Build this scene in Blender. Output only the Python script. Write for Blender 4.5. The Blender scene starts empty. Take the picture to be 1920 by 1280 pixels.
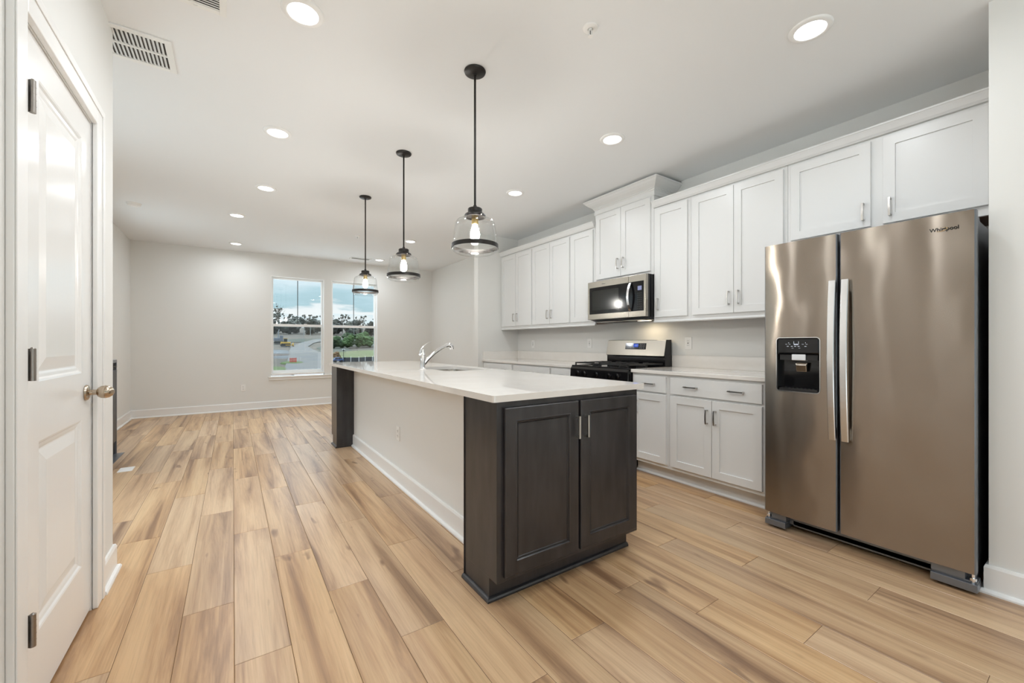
import bpy, bmesh, math, random
from mathutils import Vector, Matrix
PI = math.pi
random.seed(7)
SC = bpy.context.scene
COL = SC.collection
# ------------------------------------------------------------------ camera, world, exposure
CAM_H = 1.1566
cd = bpy.data.cameras.new('camera'); cam = bpy.data.objects.new('camera', cd); COL.objects.link(cam)
cam.location = (0, 0, CAM_H)
cam.rotation_euler = (PI / 2, 0, -0.5972)
cd.sensor_width = 36; cd.lens = 36 * 769.83 / 1920; cd.shift_y = 3.38 / 1920
cd.clip_start = 0.02; cd.clip_end = 2000
SC.camera = cam
SC.view_settings.view_transform = 'Standard'; SC.view_settings.look = 'None'
SC.view_settings.gamma = 1; SC.view_settings.use_curve_mapping = False
SC.view_settings.exposure = 0.46
try:
    SC.cycles.use_denoising = True
    SC.cycles.max_bounces = 10; SC.cycles.diffuse_bounces = 6; SC.cycles.glossy_bounces = 5
    SC.cycles.transparent_max_bounces = 16; SC.cycles.transmission_bounces = 8
    SC.cycles.caustics_reflective = False; SC.cycles.caustics_refractive = False
    SC.cycles.sample_clamp_indirect = 6
except Exception: pass

CAN_W = 4.8      # watts of each ceiling downlight
BULB_L = 190.0    # radiance of the pendant bulbs
WORLD_S = .8
SOUTH = .6

def nd(nt, t, **kw):
    n = nt.nodes.new(t)
    for k, v in kw.items():
        if k.startswith('i_'): n.inputs[k[2:].replace('_', ' ')].default_value = v
        else: setattr(n, k, v)
    return n
w = bpy.data.worlds.new('sky'); SC.world = w; w.use_nodes = True
nt = w.node_tree; nt.nodes.clear(); L = nt.links.new
out = nd(nt, 'ShaderNodeOutputWorld'); bg = nd(nt, 'ShaderNodeBackground'); bg.inputs[1].default_value = WORLD_S
tc = nd(nt, 'ShaderNodeTexCoord'); sep = nd(nt, 'ShaderNodeSeparateXYZ'); L(tc.outputs['Generated'], sep.inputs[0])
mp = nd(nt, 'ShaderNodeMapping'); mp.inputs['Scale'].default_value = (3.0, 3.0, 16.0); L(tc.outputs['Generated'], mp.inputs[0])
ns = nd(nt, 'ShaderNodeTexNoise'); ns.inputs['Scale'].default_value = 1.6; ns.inputs['Detail'].default_value = 7; ns.inputs['Roughness'].default_value = .55
L(mp.outputs[0], ns.inputs['Vector'])
m1 = nd(nt, 'ShaderNodeMath', operation='MULTIPLY_ADD'); m1.inputs[1].default_value = 0.17; L(ns.outputs['Fac'], m1.inputs[0]); L(sep.outputs['Z'], m1.inputs[2])
cr = nd(nt, 'ShaderNodeValToRGB'); L(m1.outputs[0], cr.inputs[0])
E = cr.color_ramp.elements
E[0].position = .05; E[0].color = (.80, .88, .92, 1)
E[1].position = 1.0; E[1].color = (.58, .69, .80, 1)
for p, c in ((.10, (.70, .84, .91, 1)), (.125, (.88, .92, .94, 1)), (.140, (.74, .86, .91, 1)), (.152, (.92, .94, .95, 1)), (.172, (.88, .92, .94, 1)), (.182, (.44, .63, .70, 1)), (.200, (.50, .69, .77, 1)), (.235, (.72, .85, .92, 1)), (.4, (.70, .80, .90, 1))):
    e = E.new(p); e.color = c
# overcast: the zenith and the southern half (behind the camera) are brighter than the band over the horizon
zr = nd(nt, 'ShaderNodeMapRange'); zr.inputs[1].default_value = .2; zr.inputs[2].default_value = .7; zr.inputs[3].default_value = 1; zr.inputs[4].default_value = 9.5; L(sep.outputs['Z'], zr.inputs[0])
yr = nd(nt, 'ShaderNodeMapRange'); yr.inputs[1].default_value = .2; yr.inputs[2].default_value = -.5; yr.inputs[3].default_value = 1; yr.inputs[4].default_value = SOUTH; L(sep.outputs['Y'], yr.inputs[0])
mm = nd(nt, 'ShaderNodeMath', operation='MULTIPLY'); L(zr.outputs[0], mm.inputs[0]); L(yr.outputs[0], mm.inputs[1]); m2 = nd(nt, 'ShaderNodeMath', operation='MULTIPLY'); m2.inputs[1].default_value = WORLD_S; L(mm.outputs[0], m2.inputs[0]); L(m2.outputs[0], bg.inputs[1])
L(cr.outputs[0], bg.inputs[0]); L(bg.outputs[0], out.inputs[0])

# ------------------------------------------------------------------ materials
MATS = {}
def pmat(name, col, rough=.5, metal=0, **kw):
    m = bpy.data.materials.new(name); m.use_nodes = True; nt = m.node_tree
    b = nt.nodes['Principled BSDF']
    b.inputs['Base Color'].default_value = (*col, 1); b.inputs['Roughness'].default_value = rough; b.inputs['Metallic'].default_value = metal
    for k, v in kw.items(): b.inputs[k].default_value = v
    MATS[name] = m; return m
def noise_bump(m, scale=(1, 1, 1), nscale=5, strength=.1, dist=.01, detail=2):
    nt = m.node_tree; L = nt.links.new; b = nt.nodes['Principled BSDF']
    tc = nd(nt, 'ShaderNodeTexCoord'); mp = nd(nt, 'ShaderNodeMapping'); mp.inputs['Scale'].default_value = scale
    L(tc.outputs['Object'], mp.inputs[0]); n = nd(nt, 'ShaderNodeTexNoise'); n.inputs['Scale'].default_value = nscale; n.inputs['Detail'].default_value = detail
    L(mp.outputs[0], n.inputs['Vector']); bp = nd(nt, 'ShaderNodeBump'); bp.inputs['Strength'].default_value = strength; bp.inputs['Distance'].default_value = dist
    L(n.outputs['Fac'], bp.inputs['Height']); L(bp.outputs[0], b.inputs['Normal']); return n
def noise_color(m, c1, c2, scale=(1, 1, 1), nscale=5, lo=.3, hi=.7, detail=4):
    nt = m.node_tree; L = nt.links.new; b = nt.nodes['Principled BSDF']
    tc = nd(nt, 'ShaderNodeTexCoord'); mp = nd(nt, 'ShaderNodeMapping'); mp.inputs['Scale'].default_value = scale
    L(tc.outputs['Object'], mp.inputs[0]); n = nd(nt, 'ShaderNodeTexNoise'); n.inputs['Scale'].default_value = nscale; n.inputs['Detail'].default_value = detail
    L(mp.outputs[0], n.inputs['Vector']); r = nd(nt, 'ShaderNodeValToRGB'); L(n.outputs['Fac'], r.inputs[0])
    r.color_ramp.elements[0].position = lo; r.color_ramp.elements[0].color = (*c1, 1)
    r.color_ramp.elements[1].position = hi; r.color_ramp.elements[1].color = (*c2, 1)
    L(r.outputs[0], b.inputs['Base Color'])
M_wall = pmat('wall_paint', (.78, .775, .75), .75)
M_ceil = pmat('ceiling_paint', (.83, .84, .845), .85)
M_trim = pmat('white_trim', (.86, .855, .84), .3)
M_door = pmat('white_door_paint', (.86, .855, .84), .2); noise_bump(M_door, (40, 40, 2), 3, .05, .0012)
M_cab = pmat('white_cabinet_paint', (.755, .755, .745), .33)
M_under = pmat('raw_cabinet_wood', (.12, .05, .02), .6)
M_dark = pmat('espresso_stained_wood', (.02, .017, .017), .36, 0, **{'Coat Weight': .35, 'Coat Roughness': .22}); noise_color(M_dark, (.013, .012, .0135), (.038, .035, .0375), (6, 6, 1.2), 3, .3, .75)
M_quartz = pmat('white_quartz', (.84, .81, .77), .035, 0, **{'Specular IOR Level': .75}); noise_color(M_quartz, (.82, .785, .74), (.86, .83, .79), nscale=6)
M_steel = pmat('brushed_stainless', (.33, .28, .232), .235, 1.0, Anisotropic=1.0, **{'Anisotropic Rotation': .25})
M_steel2 = pmat('satin_stainless', (.40, .37, .325), .27, 1.0)
M_handle = pmat('handle_steel', (.80, .80, .80), .22, 1.0)
M_chrome = pmat('chrome', (.85, .85, .86), .06, 1.0)
M_nickel = pmat('satin_nickel', (.55, .50, .44), .25, 1.0)
M_pull = pmat('brushed_nickel_pull', (.62, .60, .57), .28, 1.0)
M_hinge = pmat('hinge_nickel', (.34, .31, .28), .35, 1.0)
M_knob = pmat('door_knob_nickel', (.48, .40, .31), .22, 1.0)
M_black = pmat('gloss_black', (.006, .006, .007), .08)
M_blackm = pmat('matte_black_iron', (.012, .012, .013), .45)
M_bronze = pmat('dark_bronze', (.022, .019, .017), .38, .5)
M_gray = pmat('grey_appliance_metal', (.20, .21, .23), .35, .6)
M_graydk = pmat('dark_grey_plastic', (.05, .055, .065), .5)
M_plate = pmat('white_plastic', (.88, .87, .85), .3)
M_slot = pmat('dark_slot', (.03, .03, .03), .6)
M_brass = pmat('brass_socket', (.62, .45, .2), .3, 1.0)
M_vent = pmat('vent_white', (.85, .85, .83), .4)
M_ventdk = pmat('vent_shadow', (.10, .10, .10), .8)
def emis(name, col, s):
    m = bpy.data.materials.new(name); m.use_nodes = True; nt = m.node_tree; nt.nodes.clear()
    o = nd(nt, 'ShaderNodeOutputMaterial'); e = nd(nt, 'ShaderNodeEmission'); e.inputs[0].default_value = (*col, 1); e.inputs[1].default_value = s
    nt.links.new(e.outputs[0], o.inputs[0]); return m
M_lens = emis('downlight_lens', (1, 1, 1), 4)
M_bulb = emis('bulb_glow', (1, .96, .90), BULB_L)
M_blue = emis('blue_clock_display', (.05, .15, .9), .45)
M_lcd = emis('lilac_display', (.35, .38, .6), .6)
M_icon = emis('white_panel_icons', (.8, .85, .95), .7)
def glass(name, tint=(1, 1, 1), rough=0.0, ior=1.45, boost=1.0):
    m = bpy.data.materials.new(name); m.use_nodes = True; nt = m.node_tree; nt.nodes.clear(); L = nt.links.new
    o = nd(nt, 'ShaderNodeOutputMaterial'); t = nd(nt, 'ShaderNodeBsdfTransparent'); t.inputs[0].default_value = (*tint, 1)
    g = nd(nt, 'ShaderNodeBsdfGlossy'); g.inputs['Roughness'].default_value = rough
    f = nd(nt, 'ShaderNodeLayerWeight'); f.inputs[0].default_value = .5
    pw = nd(nt, 'ShaderNodeMath', operation='POWER'); pw.inputs[1].default_value = 5 if boost < 1.01 else 3; L(f.outputs['Facing'], pw.inputs[0])
    mu = nd(nt, 'ShaderNodeMath', operation='MULTIPLY_ADD'); mu.inputs[1].default_value = .75 * boost; mu.inputs[2].default_value = .035; L(pw.outputs[0], mu.inputs[0])
    mx = nd(nt, 'ShaderNodeMixShader'); L(mu.outputs[0], mx.inputs[0]); L(t.outputs[0], mx.inputs[1]); L(g.outputs[0], mx.inputs[2]); L(mx.outputs[0], o.inputs[0])
    return m
M_pane = glass('window_glass', (.96, .98, .98))
M_screen = glass('screened_glass', (.78, .79, .79))
M_shade = glass('clear_shade_glass', (.97, .98, .98), .02, 1.5, 1.15)
# brushed doors of the refrigerator: faint waviness of the sheet
def wavy(m, s=.02):
    nt = m.node_tree; L = nt.links.new; b = nt.nodes['Principled BSDF']
    tc = nd(nt, 'ShaderNodeTexCoord'); mp = nd(nt, 'ShaderNodeMapping'); mp.inputs['Scale'].default_value = (1, 1.6, 1.1)
    L(tc.outputs['Object'], mp.inputs[0]); n = nd(nt, 'ShaderNodeTexNoise'); n.inputs['Scale'].default_value = 2.2; n.inputs['Detail'].default_value = 1.5
    L(mp.outputs[0], n.inputs['Vector']); bp = nd(nt, 'ShaderNodeBump'); bp.inputs['Strength'].default_value = s; bp.inputs['Distance'].default_value = .25
    L(n.outputs['Fac'], bp.inputs['Height']); L(bp.outputs[0], b.inputs['Normal'])
    tg = nd(nt, 'ShaderNodeTangent', direction_type='RADIAL', axis='Z'); L(tg.outputs[0], b.inputs['Tangent'])
wavy(M_steel, .05)

# floor planks
def floor_mat():
    m = bpy.data.materials.new('oak_plank'); m.use_nodes = True; nt = m.node_tree; L = nt.links.new
    b = nt.nodes['Principled BSDF']; b.inputs['Roughness'].default_value = .32; b.inputs['Specular IOR Level'].default_value = .75
    at = nd(nt, 'ShaderNodeAttribute', attribute_name='plank'); tc = nd(nt, 'ShaderNodeTexCoord')
    ad = nd(nt, 'ShaderNodeVectorMath', operation='MULTIPLY_ADD'); ad.inputs[1].default_value = (37, 53, 19)
    L(at.outputs['Color'], ad.inputs[0]); L(tc.outputs['Object'], ad.inputs[2])
    def noise(scale, ns, det, rough=.5, dist=0):
        mp = nd(nt, 'ShaderNodeMapping'); mp.inputs['Scale'].default_value = scale; L(ad.outputs[0], mp.inputs[0])
        n = nd(nt, 'ShaderNodeTexNoise'); n.inputs['Scale'].default_value = ns; n.inputs['Detail'].default_value = det; n.inputs['Roughness'].default_value = rough; n.inputs['Distortion'].default_value = dist
        L(mp.outputs[0], n.inputs['Vector']); return n
    n1 = noise((8.0, .42, 1), 1.3, 8, .62, .55)     # broad cathedral figure
    n2 = noise((60, 1.5, 1), 2.2, 5, .6, .3)        # grain lines
    n3 = noise((9, 3.2, 1), 1.1, 2, .5, .3)       # knots
    r1 = nd(nt, 'ShaderNodeValToRGB'); L(n1.outputs['Fac'], r1.inputs[0])
    e = r1.color_ramp.elements; e[0].position = .33; e[0].color = (.235, .118, .052, 1); e[1].position = .72; e[1].color = (.66, .445, .235, 1)
    k = e.new(.46); k.color = (.47, .275, .130, 1); k = e.new(.56); k.color = (.59, .375, .190, 1)
    r2 = nd(nt, 'ShaderNodeValToRGB'); L(n2.outputs['Fac'], r2.inputs[0])
    e = r2.color_ramp.elements; e[0].position = .28; e[0].color = (.80, .77, .74, 1); e[1].position = .58; e[1].color = (1.04, 1.04, 1.04, 1)
    mx = nd(nt, 'ShaderNodeMix', data_type='RGBA', blend_type='MULTIPLY'); mx.inputs[0].default_value = .75
    L(r1.outputs[0], mx.inputs[6]); L(r2.outputs[0], mx.inputs[7])
    r3 = nd(nt, 'ShaderNodeValToRGB'); L(n3.outputs['Fac'], r3.inputs[0])
    e = r3.color_ramp.elements; e[0].position = .245; e[0].color = (.36, .26, .20, 1); e[1].position = .31; e[1].color = (1, 1, 1, 1)
    mx3 = nd(nt, 'ShaderNodeMix', data_type='RGBA', blend_type='MULTIPLY'); mx3.inputs[0].default_value = .8
    L(mx.outputs[2], mx3.inputs[6]); L(r3.outputs[0], mx3.inputs[7])
    sp = nd(nt, 'ShaderNodeSeparateColor'); L(at.outputs['Color'], sp.inputs[0])
    hs = nd(nt, 'ShaderNodeHueSaturation')
    mr = nd(nt, 'ShaderNodeMapRange'); mr.inputs[3].default_value = .92; mr.inputs[4].default_value = 1.06; L(sp.outputs[0], mr.inputs[0]); L(mr.outputs[0], hs.inputs['Value'])
    ms = nd(nt, 'ShaderNodeMapRange'); ms.inputs[3].default_value = .84; ms.inputs[4].default_value = 1.0; L(sp.outputs[1], ms.inputs[0]); L(ms.outputs[0], hs.inputs['Saturation'])
    L(mx3.outputs[2], hs.inputs['Color']); L(hs.outputs[0], b.inputs['Base Color'])
    bp = nd(nt, 'ShaderNodeBump'); bp.inputs['Strength'].default_value = .12; bp.inputs['Distance'].default_value = .002
    L(n2.outputs['Fac'], bp.inputs['Height']); L(bp.outputs[0], b.inputs['Normal'])
    return m
M_plank = floor_mat()
M_groove = pmat('plank_groove', (.13, .075, .035), .8)

# ------------------------------------------------------------------ mesh helpers
def tag(o, label=None, cat=None, group=None, kind=None, category=None):
    cat = cat or category
    if label: o['label'] = label
    if cat: o['category'] = cat
    if group: o['group'] = group
    if kind: o['kind'] = kind
    return o
def empty(name, loc, rz=0, **kw):
    o = bpy.data.objects.new(name, None); COL.objects.link(o); o.location = loc; o.rotation_euler = (0, 0, rz); o.empty_display_size = .05
    return tag(o, **kw)
class MB:
    def __init__(s): s.bm = bmesh.new(); s.mi = 0
    def face(s, vs, mi=None):
        try:
            f = s.bm.faces.new(vs); f.material_index = s.mi if mi is None else mi; return f
        except ValueError: return None
    def v(s, p): return s.bm.verts.new(p)
    def box(s, x0, x1, y0, y1, z0, z1):
        vs = [s.v((x, y, z)) for z in (z0, z1) for x, y in ((x0, y0), (x1, y0), (x1, y1), (x0, y1))]
        for q in ((3, 2, 1, 0), (4, 5, 6, 7), (0, 1, 5, 4), (1, 2, 6, 5), (2, 3, 7, 6), (3, 0, 4, 7)): s.face([vs[i] for i in q])
        return s
    def cyl(s, p0, p1, r0, r1=None, n=20, caps=True):
        r1 = r0 if r1 is None else r1
        p0 = Vector(p0); p1 = Vector(p1); d = (p1 - p0).normalized(); a = d.orthogonal().normalized(); b = d.cross(a)
        R = [[s.v(p + (a * math.cos(t * 2 * PI / n) + b * math.sin(t * 2 * PI / n)) * r) for t in range(n)] for p, r in ((p0, r0), (p1, r1))]
        for i in range(n): s.face([R[0][i], R[0][(i + 1) % n], R[1][(i + 1) % n], R[1][i]])
        if caps: s.face(R[0][::-1]); s.face(R[1])
        return s
    def lathe(s, prof, c=(0, 0, 0), axis='z', n=32, closed=False):
        c = Vector(c); rings = []
        for r, h in prof:
            ring = []
            if r < 1e-6:
                ring = [s.v(c + Vector({'z': (0, 0, h), 'x': (h, 0, 0), 'y': (0, h, 0)}[axis]))]
            else:
                for i in range(n):
                    a = 2 * PI * i / n; ca, sa = r * math.cos(a), r * math.sin(a)
                    ring.append(s.v(c + Vector({'z': (ca, sa, h), 'x': (h, ca, sa), 'y': (sa, h, ca)}[axis])))
            rings.append(ring)
        prs = list(zip(rings, rings[1:])) + ([(rings[-1], rings[0])] if closed else [])
        for A, B in prs:
            for i in range(n):
                j = (i + 1) % n
                if len(A) == 1 and len(B) == 1: continue
                if len(A) == 1: s.face([A[0], B[j], B[i]])
                elif len(B) == 1: s.face([A[i], A[j], B[0]])
                else: s.face([A[i], A[j], B[j], B[i]])
        return s
    def tube(s, pts, rad, n=12, caps=True):
        pts = [Vector(p) for p in pts]; rings = []; a = None
        for i, p in enumerate(pts):
            d = (pts[min(i + 1, len(pts) - 1)] - pts[max(i - 1, 0)]).normalized()
            a = d.orthogonal().normalized() if a is None else (a - d * a.dot(d)).normalized()
            b = d.cross(a); r = rad[i] if isinstance(rad, (list, tuple)) else rad
            rings.append([s.v(p + (a * math.cos(2 * PI * t / n) + b * math.sin(2 * PI * t / n)) * r) for t in range(n)])
        for A, B in zip(rings, rings[1:]):
            for i in range(n): s.face([A[i], A[(i + 1) % n], B[(i + 1) % n], B[i]])
        if caps: s.face(rings[0][::-1]); s.face(rings[-1])
        return s
    def loft(s, secs, caps=True):
        R = [[s.v(p) for p in sec] for sec in secs]; n = len(secs[0])
        for A, B in zip(R, R[1:]):
            for i in range(n): s.face([A[i], A[(i + 1) % n], B[(i + 1) % n], B[i]])
        if caps: s.face(R[0][::-1]); s.face(R[-1])
        return s
    def sweep(s, path, prof):
        """profile (out, z) swept along an XY path; out is to the right of travel, mitred corners"""
        path = [Vector(p) for p in path]; secs = []
        for i, p in enumerate(path):
            ns = []
            if i > 0: d = (p - path[i - 1]).normalized(); ns.append(Vector((d.y, -d.x)))
            if i < len(path) - 1: d = (path[i + 1] - p).normalized(); ns.append(Vector((d.y, -d.x)))
            if len(ns) == 2:
                m = (ns[0] + ns[1]); m = m / (1 + ns[0].dot(ns[1]))
            else: m = ns[0]
            secs.append([(p.x + m.x * o, p.y + m.y * o, z) for o, z in prof])
        return s.loft(secs)
    def rings(s, fn, rect, prof, cap=True):
        """nested rectangles: rect=(u0,u1,z0,z1); prof=[(inset, out)...]; fn(u,z,out)->xyz"""
        u0, u1, z0, z1 = rect; R = []
        for a, o in prof: R.append([s.v(fn(u, z, o)) for u, z in ((u0 + a, z0 + a), (u1 - a, z0 + a), (u1 - a, z1 - a), (u0 + a, z1 - a))])
        for A, B in zip(R, R[1:]):
            for i in range(4): s.face([A[i], A[(i + 1) % 4], B[(i + 1) % 4], B[i]])
        if cap: s.face(R[-1])
        return R
    def poly(s, outer, holes, fn, o0, o1):
        """flat slab with holes between out=o0 and out=o1, fn(a,b,out)->xyz"""
        for o in (o0, o1):
            loops = [[s.v(fn(a, b, o)) for a, b in lp] for lp in [outer] + holes]; es = []
            for lp in loops:
                for i in range(len(lp)): es.append(s.bm.edges.new((lp[i], lp[(i + 1) % len(lp)])))
            if holes:
                g = bmesh.ops.triangle_fill(s.bm, use_beauty=True, use_dissolve=False, edges=es)
                for f in g['geom']:
                    if isinstance(f, bmesh.types.BMFace): f.material_index = s.mi
            else: s.face(loops[0])
            if o == o0: base = loops
        for A, B in zip(base, loops):
            for i in range(len(A)): s.face([A[i], A[(i + 1) % len(A)], B[(i + 1) % len(A)], B[i]])
        return s
    def build(s, name, mat, parent=None, smooth=False, bevel=0, **kw):
        bm = s.bm; bmesh.ops.recalc_face_normals(bm, faces=bm.faces[:])
        if parent is not None:
            r = parent
            while r.parent: r = r.parent
            M = (Matrix.Translation(r.location) @ Matrix.Rotation(r.rotation_euler.z, 4, 'Z')).inverted()
            if not kw.pop('local', False): bm.transform(M)
        else: kw.pop('local', None)
        me = bpy.data.meshes.new(name); bm.to_mesh(me); bm.free()
        for m in (mat if isinstance(mat, (list, tuple)) else [mat]): me.materials.append(m)
        if smooth:
            for p in me.polygons: p.use_smooth = True
            try: me.set_sharp_from_angle(angle=math.radians(38))
            except Exception: pass
        o = bpy.data.objects.new(name, me); COL.objects.link(o)
        if parent is not None: o.parent = parent
        if bevel:
            b = o.modifiers.new('bevel', 'BEVEL'); b.width = bevel; b.segments = 2; b.limit_method = 'ANGLE'; b.angle_limit = math.radians(40); b.harden_normals = False
        return tag(o, **kw)
def rrect(a0, a1, b0, b1, r, n=6):
    P = []
    for cx, cy, t in ((a1 - r, b0 + r, -PI / 2), (a1 - r, b1 - r, 0), (a0 + r, b1 - r, PI / 2), (a0 + r, b0 + r, PI)):
        for i in range(n + 1): P.append((cx + r * math.cos(t + PI / 2 * i / n), cy + r * math.sin(t + PI / 2 * i / n)))
    return P
def copy_tree(o, parent=None):
    c = o.copy(); COL.objects.link(c); c.parent = parent
    for ch in list(o.children): copy_tree(ch, c)
    return c
def boxo(name, mat, parent, *b, bevel=0, **kw): return MB().box(*b).build(name, mat, parent, bevel=bevel, **kw)
struct = dict(kind='structure')

# ------------------------------------------------------------------ room shell
H = 2.7395; YB = 8.467; XL = -1.295; XR = 3.622; YK = 5.159; XS = 2.918; XC = -.506; YC = 2.875; XP = 2.905; YP = .332; YR = -2.7
# floor: planks .1815 wide, 1.22 long
def build_floor():
    W, LN = .1815, 1.22
    off = {0: .56, 1: .117, 2: .845, 3: .365, 4: 1.12, 5: .664, 6: 1.193, 7: .45, 8: .082, 9: 1.012, 10: .677, 11: .247, 12: 1.091, 13: .629, 14: .145, 15: .9, 16: .5, 17: .2, 18: .8, -1: 1.0, -2: .285, -3: .775, -4: 1.18, -5: .3, -6: .8, -7: .1, -8: .55}
    bm = bmesh.new(); lay = bm.loops.layers.float_color.new('plank'); g = .0008
    for k in range(-8, 21):
        x0 = .005 + k * W; x1 = x0 + W; a = max(x0, -1.4) + g; b = min(x1, 3.7) - g
        if b <= a: continue
        y = off.get(k, random.random() * LN) - LN * 6
        while y < YB + .1:
            y0 = max(y, YR - .1) + g; y1 = min(y + LN, YB + .1) - g
            if y1 > y0:
                c = (random.random(), random.random(), random.random(), 1)
                e = .0016
                P = [(a + e, y0 + e, 0), (b - e, y0 + e, 0), (b - e, y1 - e, 0), (a + e, y1 - e, 0)]
                Q = [(a, y0, -.0012), (b, y0, -.0012), (b, y1, -.0012), (a, y1, -.0012)]
                vp = [bm.verts.new(p) for p in P]; vq = [bm.verts.new(p) for p in Q]
                fs = [bm.faces.new(vp)] + [bm.faces.new([vq[i], vq[(i + 1) % 4], vp[(i + 1) % 4], vp[i]]) for i in range(4)]
                for f in fs:
                    for l in f.loops: l[lay] = c
            y += LN
    vs = [bm.verts.new(p) for p in [(-1.45, YR - .1, -.0014), (3.75, YR - .1, -.0014), (3.75, YB + .1, -.0014), (-1.45, YB + .1, -.0014)]]
    f = bm.faces.new(vs); f.material_index = 1
    vb = [bm.verts.new((v.co.x, v.co.y, -.25)) for v in vs]
    for i in range(4): bm.faces.new([vs[(i + 1) % 4], vs[i], vb[i], vb[(i + 1) % 4]]).material_index = 1
    bm.faces.new(vb[::-1]).material_index = 1
    me = bpy.data.meshes.new('floor'); bm.to_mesh(me); bm.free(); me.materials.append(M_plank); me.materials.append(M_groove)
    o = bpy.data.objects.new('floor', me); COL.objects.link(o); tag(o, **struct)
build_floor()
boxo('ceiling', M_ceil, None, XL - .15, XR + .15, YR - .15, YB + .2, H, H + .2, **struct)
LW = ((3.15, 4.45), (6.15, 7.20))      # unseen windows added either side of the fireplace for daylight
m = MB(); yy = YC
for a, b in LW:
    m.box(XL - .12, XL, yy, a, 0, H); m.box(XL - .12, XL, a, b, 0, .6); m.box(XL - .12, XL, a, b, 2.37, H); yy = b
m.box(XL - .12, XL, yy, YB, 0, H); m.build('wall_left', M_wall, **struct)
boxo('wall_closet', M_wall, None, XC - .105, XC, 2.498, YC, 0, H, **struct)
m = MB(); m.box(XC - .105, XC, -.45, 1.767, 0, H); m.box(XC - .105, XC, YR, -2.55, 0, H); m.box(XC - .105, XC, -2.55, -.45, 2.45, H); m.box(XC - .105, XC, 1.767, 2.498, 2.118, H); m.build('wall_closet_near', M_wall, **struct)
boxo('wall_closet_return', M_wall, None, XL, XC - .105, YC - .105, YC, 0, H, **struct)
boxo('wall_closet_back', M_wall, None, XC - .8, XC - .7, 1.2, YC - .105, 0, H, **struct)
boxo('wall_right', M_wall, None, XR, XR + .12, YP - .02, YB, 0, H, **struct)
boxo('wall_stub', M_wall, None, XS, XR, YK, YK + .114, 0, H, **struct)
m = MB(); m.box(XP, XR, YP - .105, YP, 0, H); m.box(XP, XP + .105, YR, YP - .105, 0, H); m.build('wall_pantry', M_wall, **struct)
# back wall with two window openings
W1 = (.562, 1.442); W2 = (1.566, 2.442); WZ = (.605, 2.367)
m = MB()
for a, b in ((XL - .12, W1[0]), (W1[1], W2[0]), (W2[1], XR + .12)): m.box(a, b, YB, YB + .17, 0, H)
for a, b in (W1, W2): m.box(a, b, YB, YB + .17, 0, WZ[0] - .05); m.box(a, b, YB, YB + .17, WZ[1], H)
m.build('wall_back', M_wall, **struct)
# rear wall behind the camera, with an opening added for daylight
RD = (-.2, 2.65)
m = MB(); m.box(XC - .105, RD[0], YR - .15, YR, 0, H); m.box(RD[1], XP + .105, YR - .15, YR, 0, H); m.box(RD[0], RD[1], YR - .15, YR, 2.5, H)
m.build('wall_rear', M_wall, **struct)

# window units
def window(n, X0, X1, lab):
    root = empty(f'window_{n}', ((X0 + X1) / 2, YB, WZ[0]), kind='structure', label=lab)
    Z0, Z1 = WZ
    m = MB(); t = .012      # white jamb liner
    m.box(X0, X0 + t, YB - .004, YB + .15, Z0, Z1); m.box(X1 - t, X1, YB - .004, YB + .15, Z0, Z1); m.box(X0 + t, X1 - t, YB - .004, YB + .15, Z1 - t, Z1); m.box(X0 + t, X1 - t, YB - .004, YB + .15, Z0 - .02, Z0 + t)
    m.build('window_jamb', M_trim, root)
    a, b = X0 + t, X1 - t; yf = YB + .075
    m = MB(); fw = .024
    m.box(a, a + fw, yf, yf + .07, Z0 + t, Z1 - t); m.box(b - fw, b, yf, yf + .07, Z0 + t, Z1 - t); m.box(a + fw, b - fw, yf, yf + .07, Z1 - t - fw, Z1 - t); m.box(a + fw, b - fw, yf, yf + .07, Z0 + t, Z0 + t + fw)
    m.build('window_frame', M_trim, root, bevel=.002)
    zm = 1.487
    def sash(name, z0, z1, y, rb, rt, mat, mull):
        m = MB(); A, B = a + fw - .004, b - fw + .004; s = .012
        m.box(A, A + s, y, y + .03, z0, z1); m.box(B - s, B, y, y + .03, z0, z1); m.box(A + s, B - s, y, y + .03, z0, z0 + rb); m.box(A + s, B - s, y, y + .03, z1 - rt, z1)
        o = m.build(name, M_trim, root, bevel=.0015)
        boxo('window_pane', mat, o, A + s, B - s, y + .012, y + .016, z0 + rb, z1 - rt)
        if mull: boxo('muntin', M_blackm, o, (A + B) / 2 - .006, (A + B) / 2 + .006, y + .017, y + .022, z0 + rb, z1 - rt)
    sash('upper_sash', zm - .024, Z1 - t - fw + .004, yf + .035, .036, .012, M_pane, True)
    sash('lower_sash', Z0 + t + fw - .004, zm + .022, yf + .003, .03, .044, M_pane, False)
    boxo('insect_screen', M_screen, root, a + fw, b - fw, yf + .068, yf + .069, Z0 + t + fw, zm)
    boxo('sash_lock', M_trim, root, (a + b) / 2 + .1, (a + b) / 2 + .15, yf - .005, yf + .02, zm + .022, zm + .032)
    return root
window(1, *W1, 'white single-hung window left of the two in the far wall')
window(2, *W2, 'white single-hung window right of the two, behind the farthest pendant')
m = MB(); m.box(.52, 2.49, YB - .035, YB + .02, .545, .562); m.box(.53, 2.48, YB - .018, YB, .497, .545)
m.build('trim_1', M_trim, bevel=.002, label='white window stool and apron under both far windows', **struct)
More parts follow.
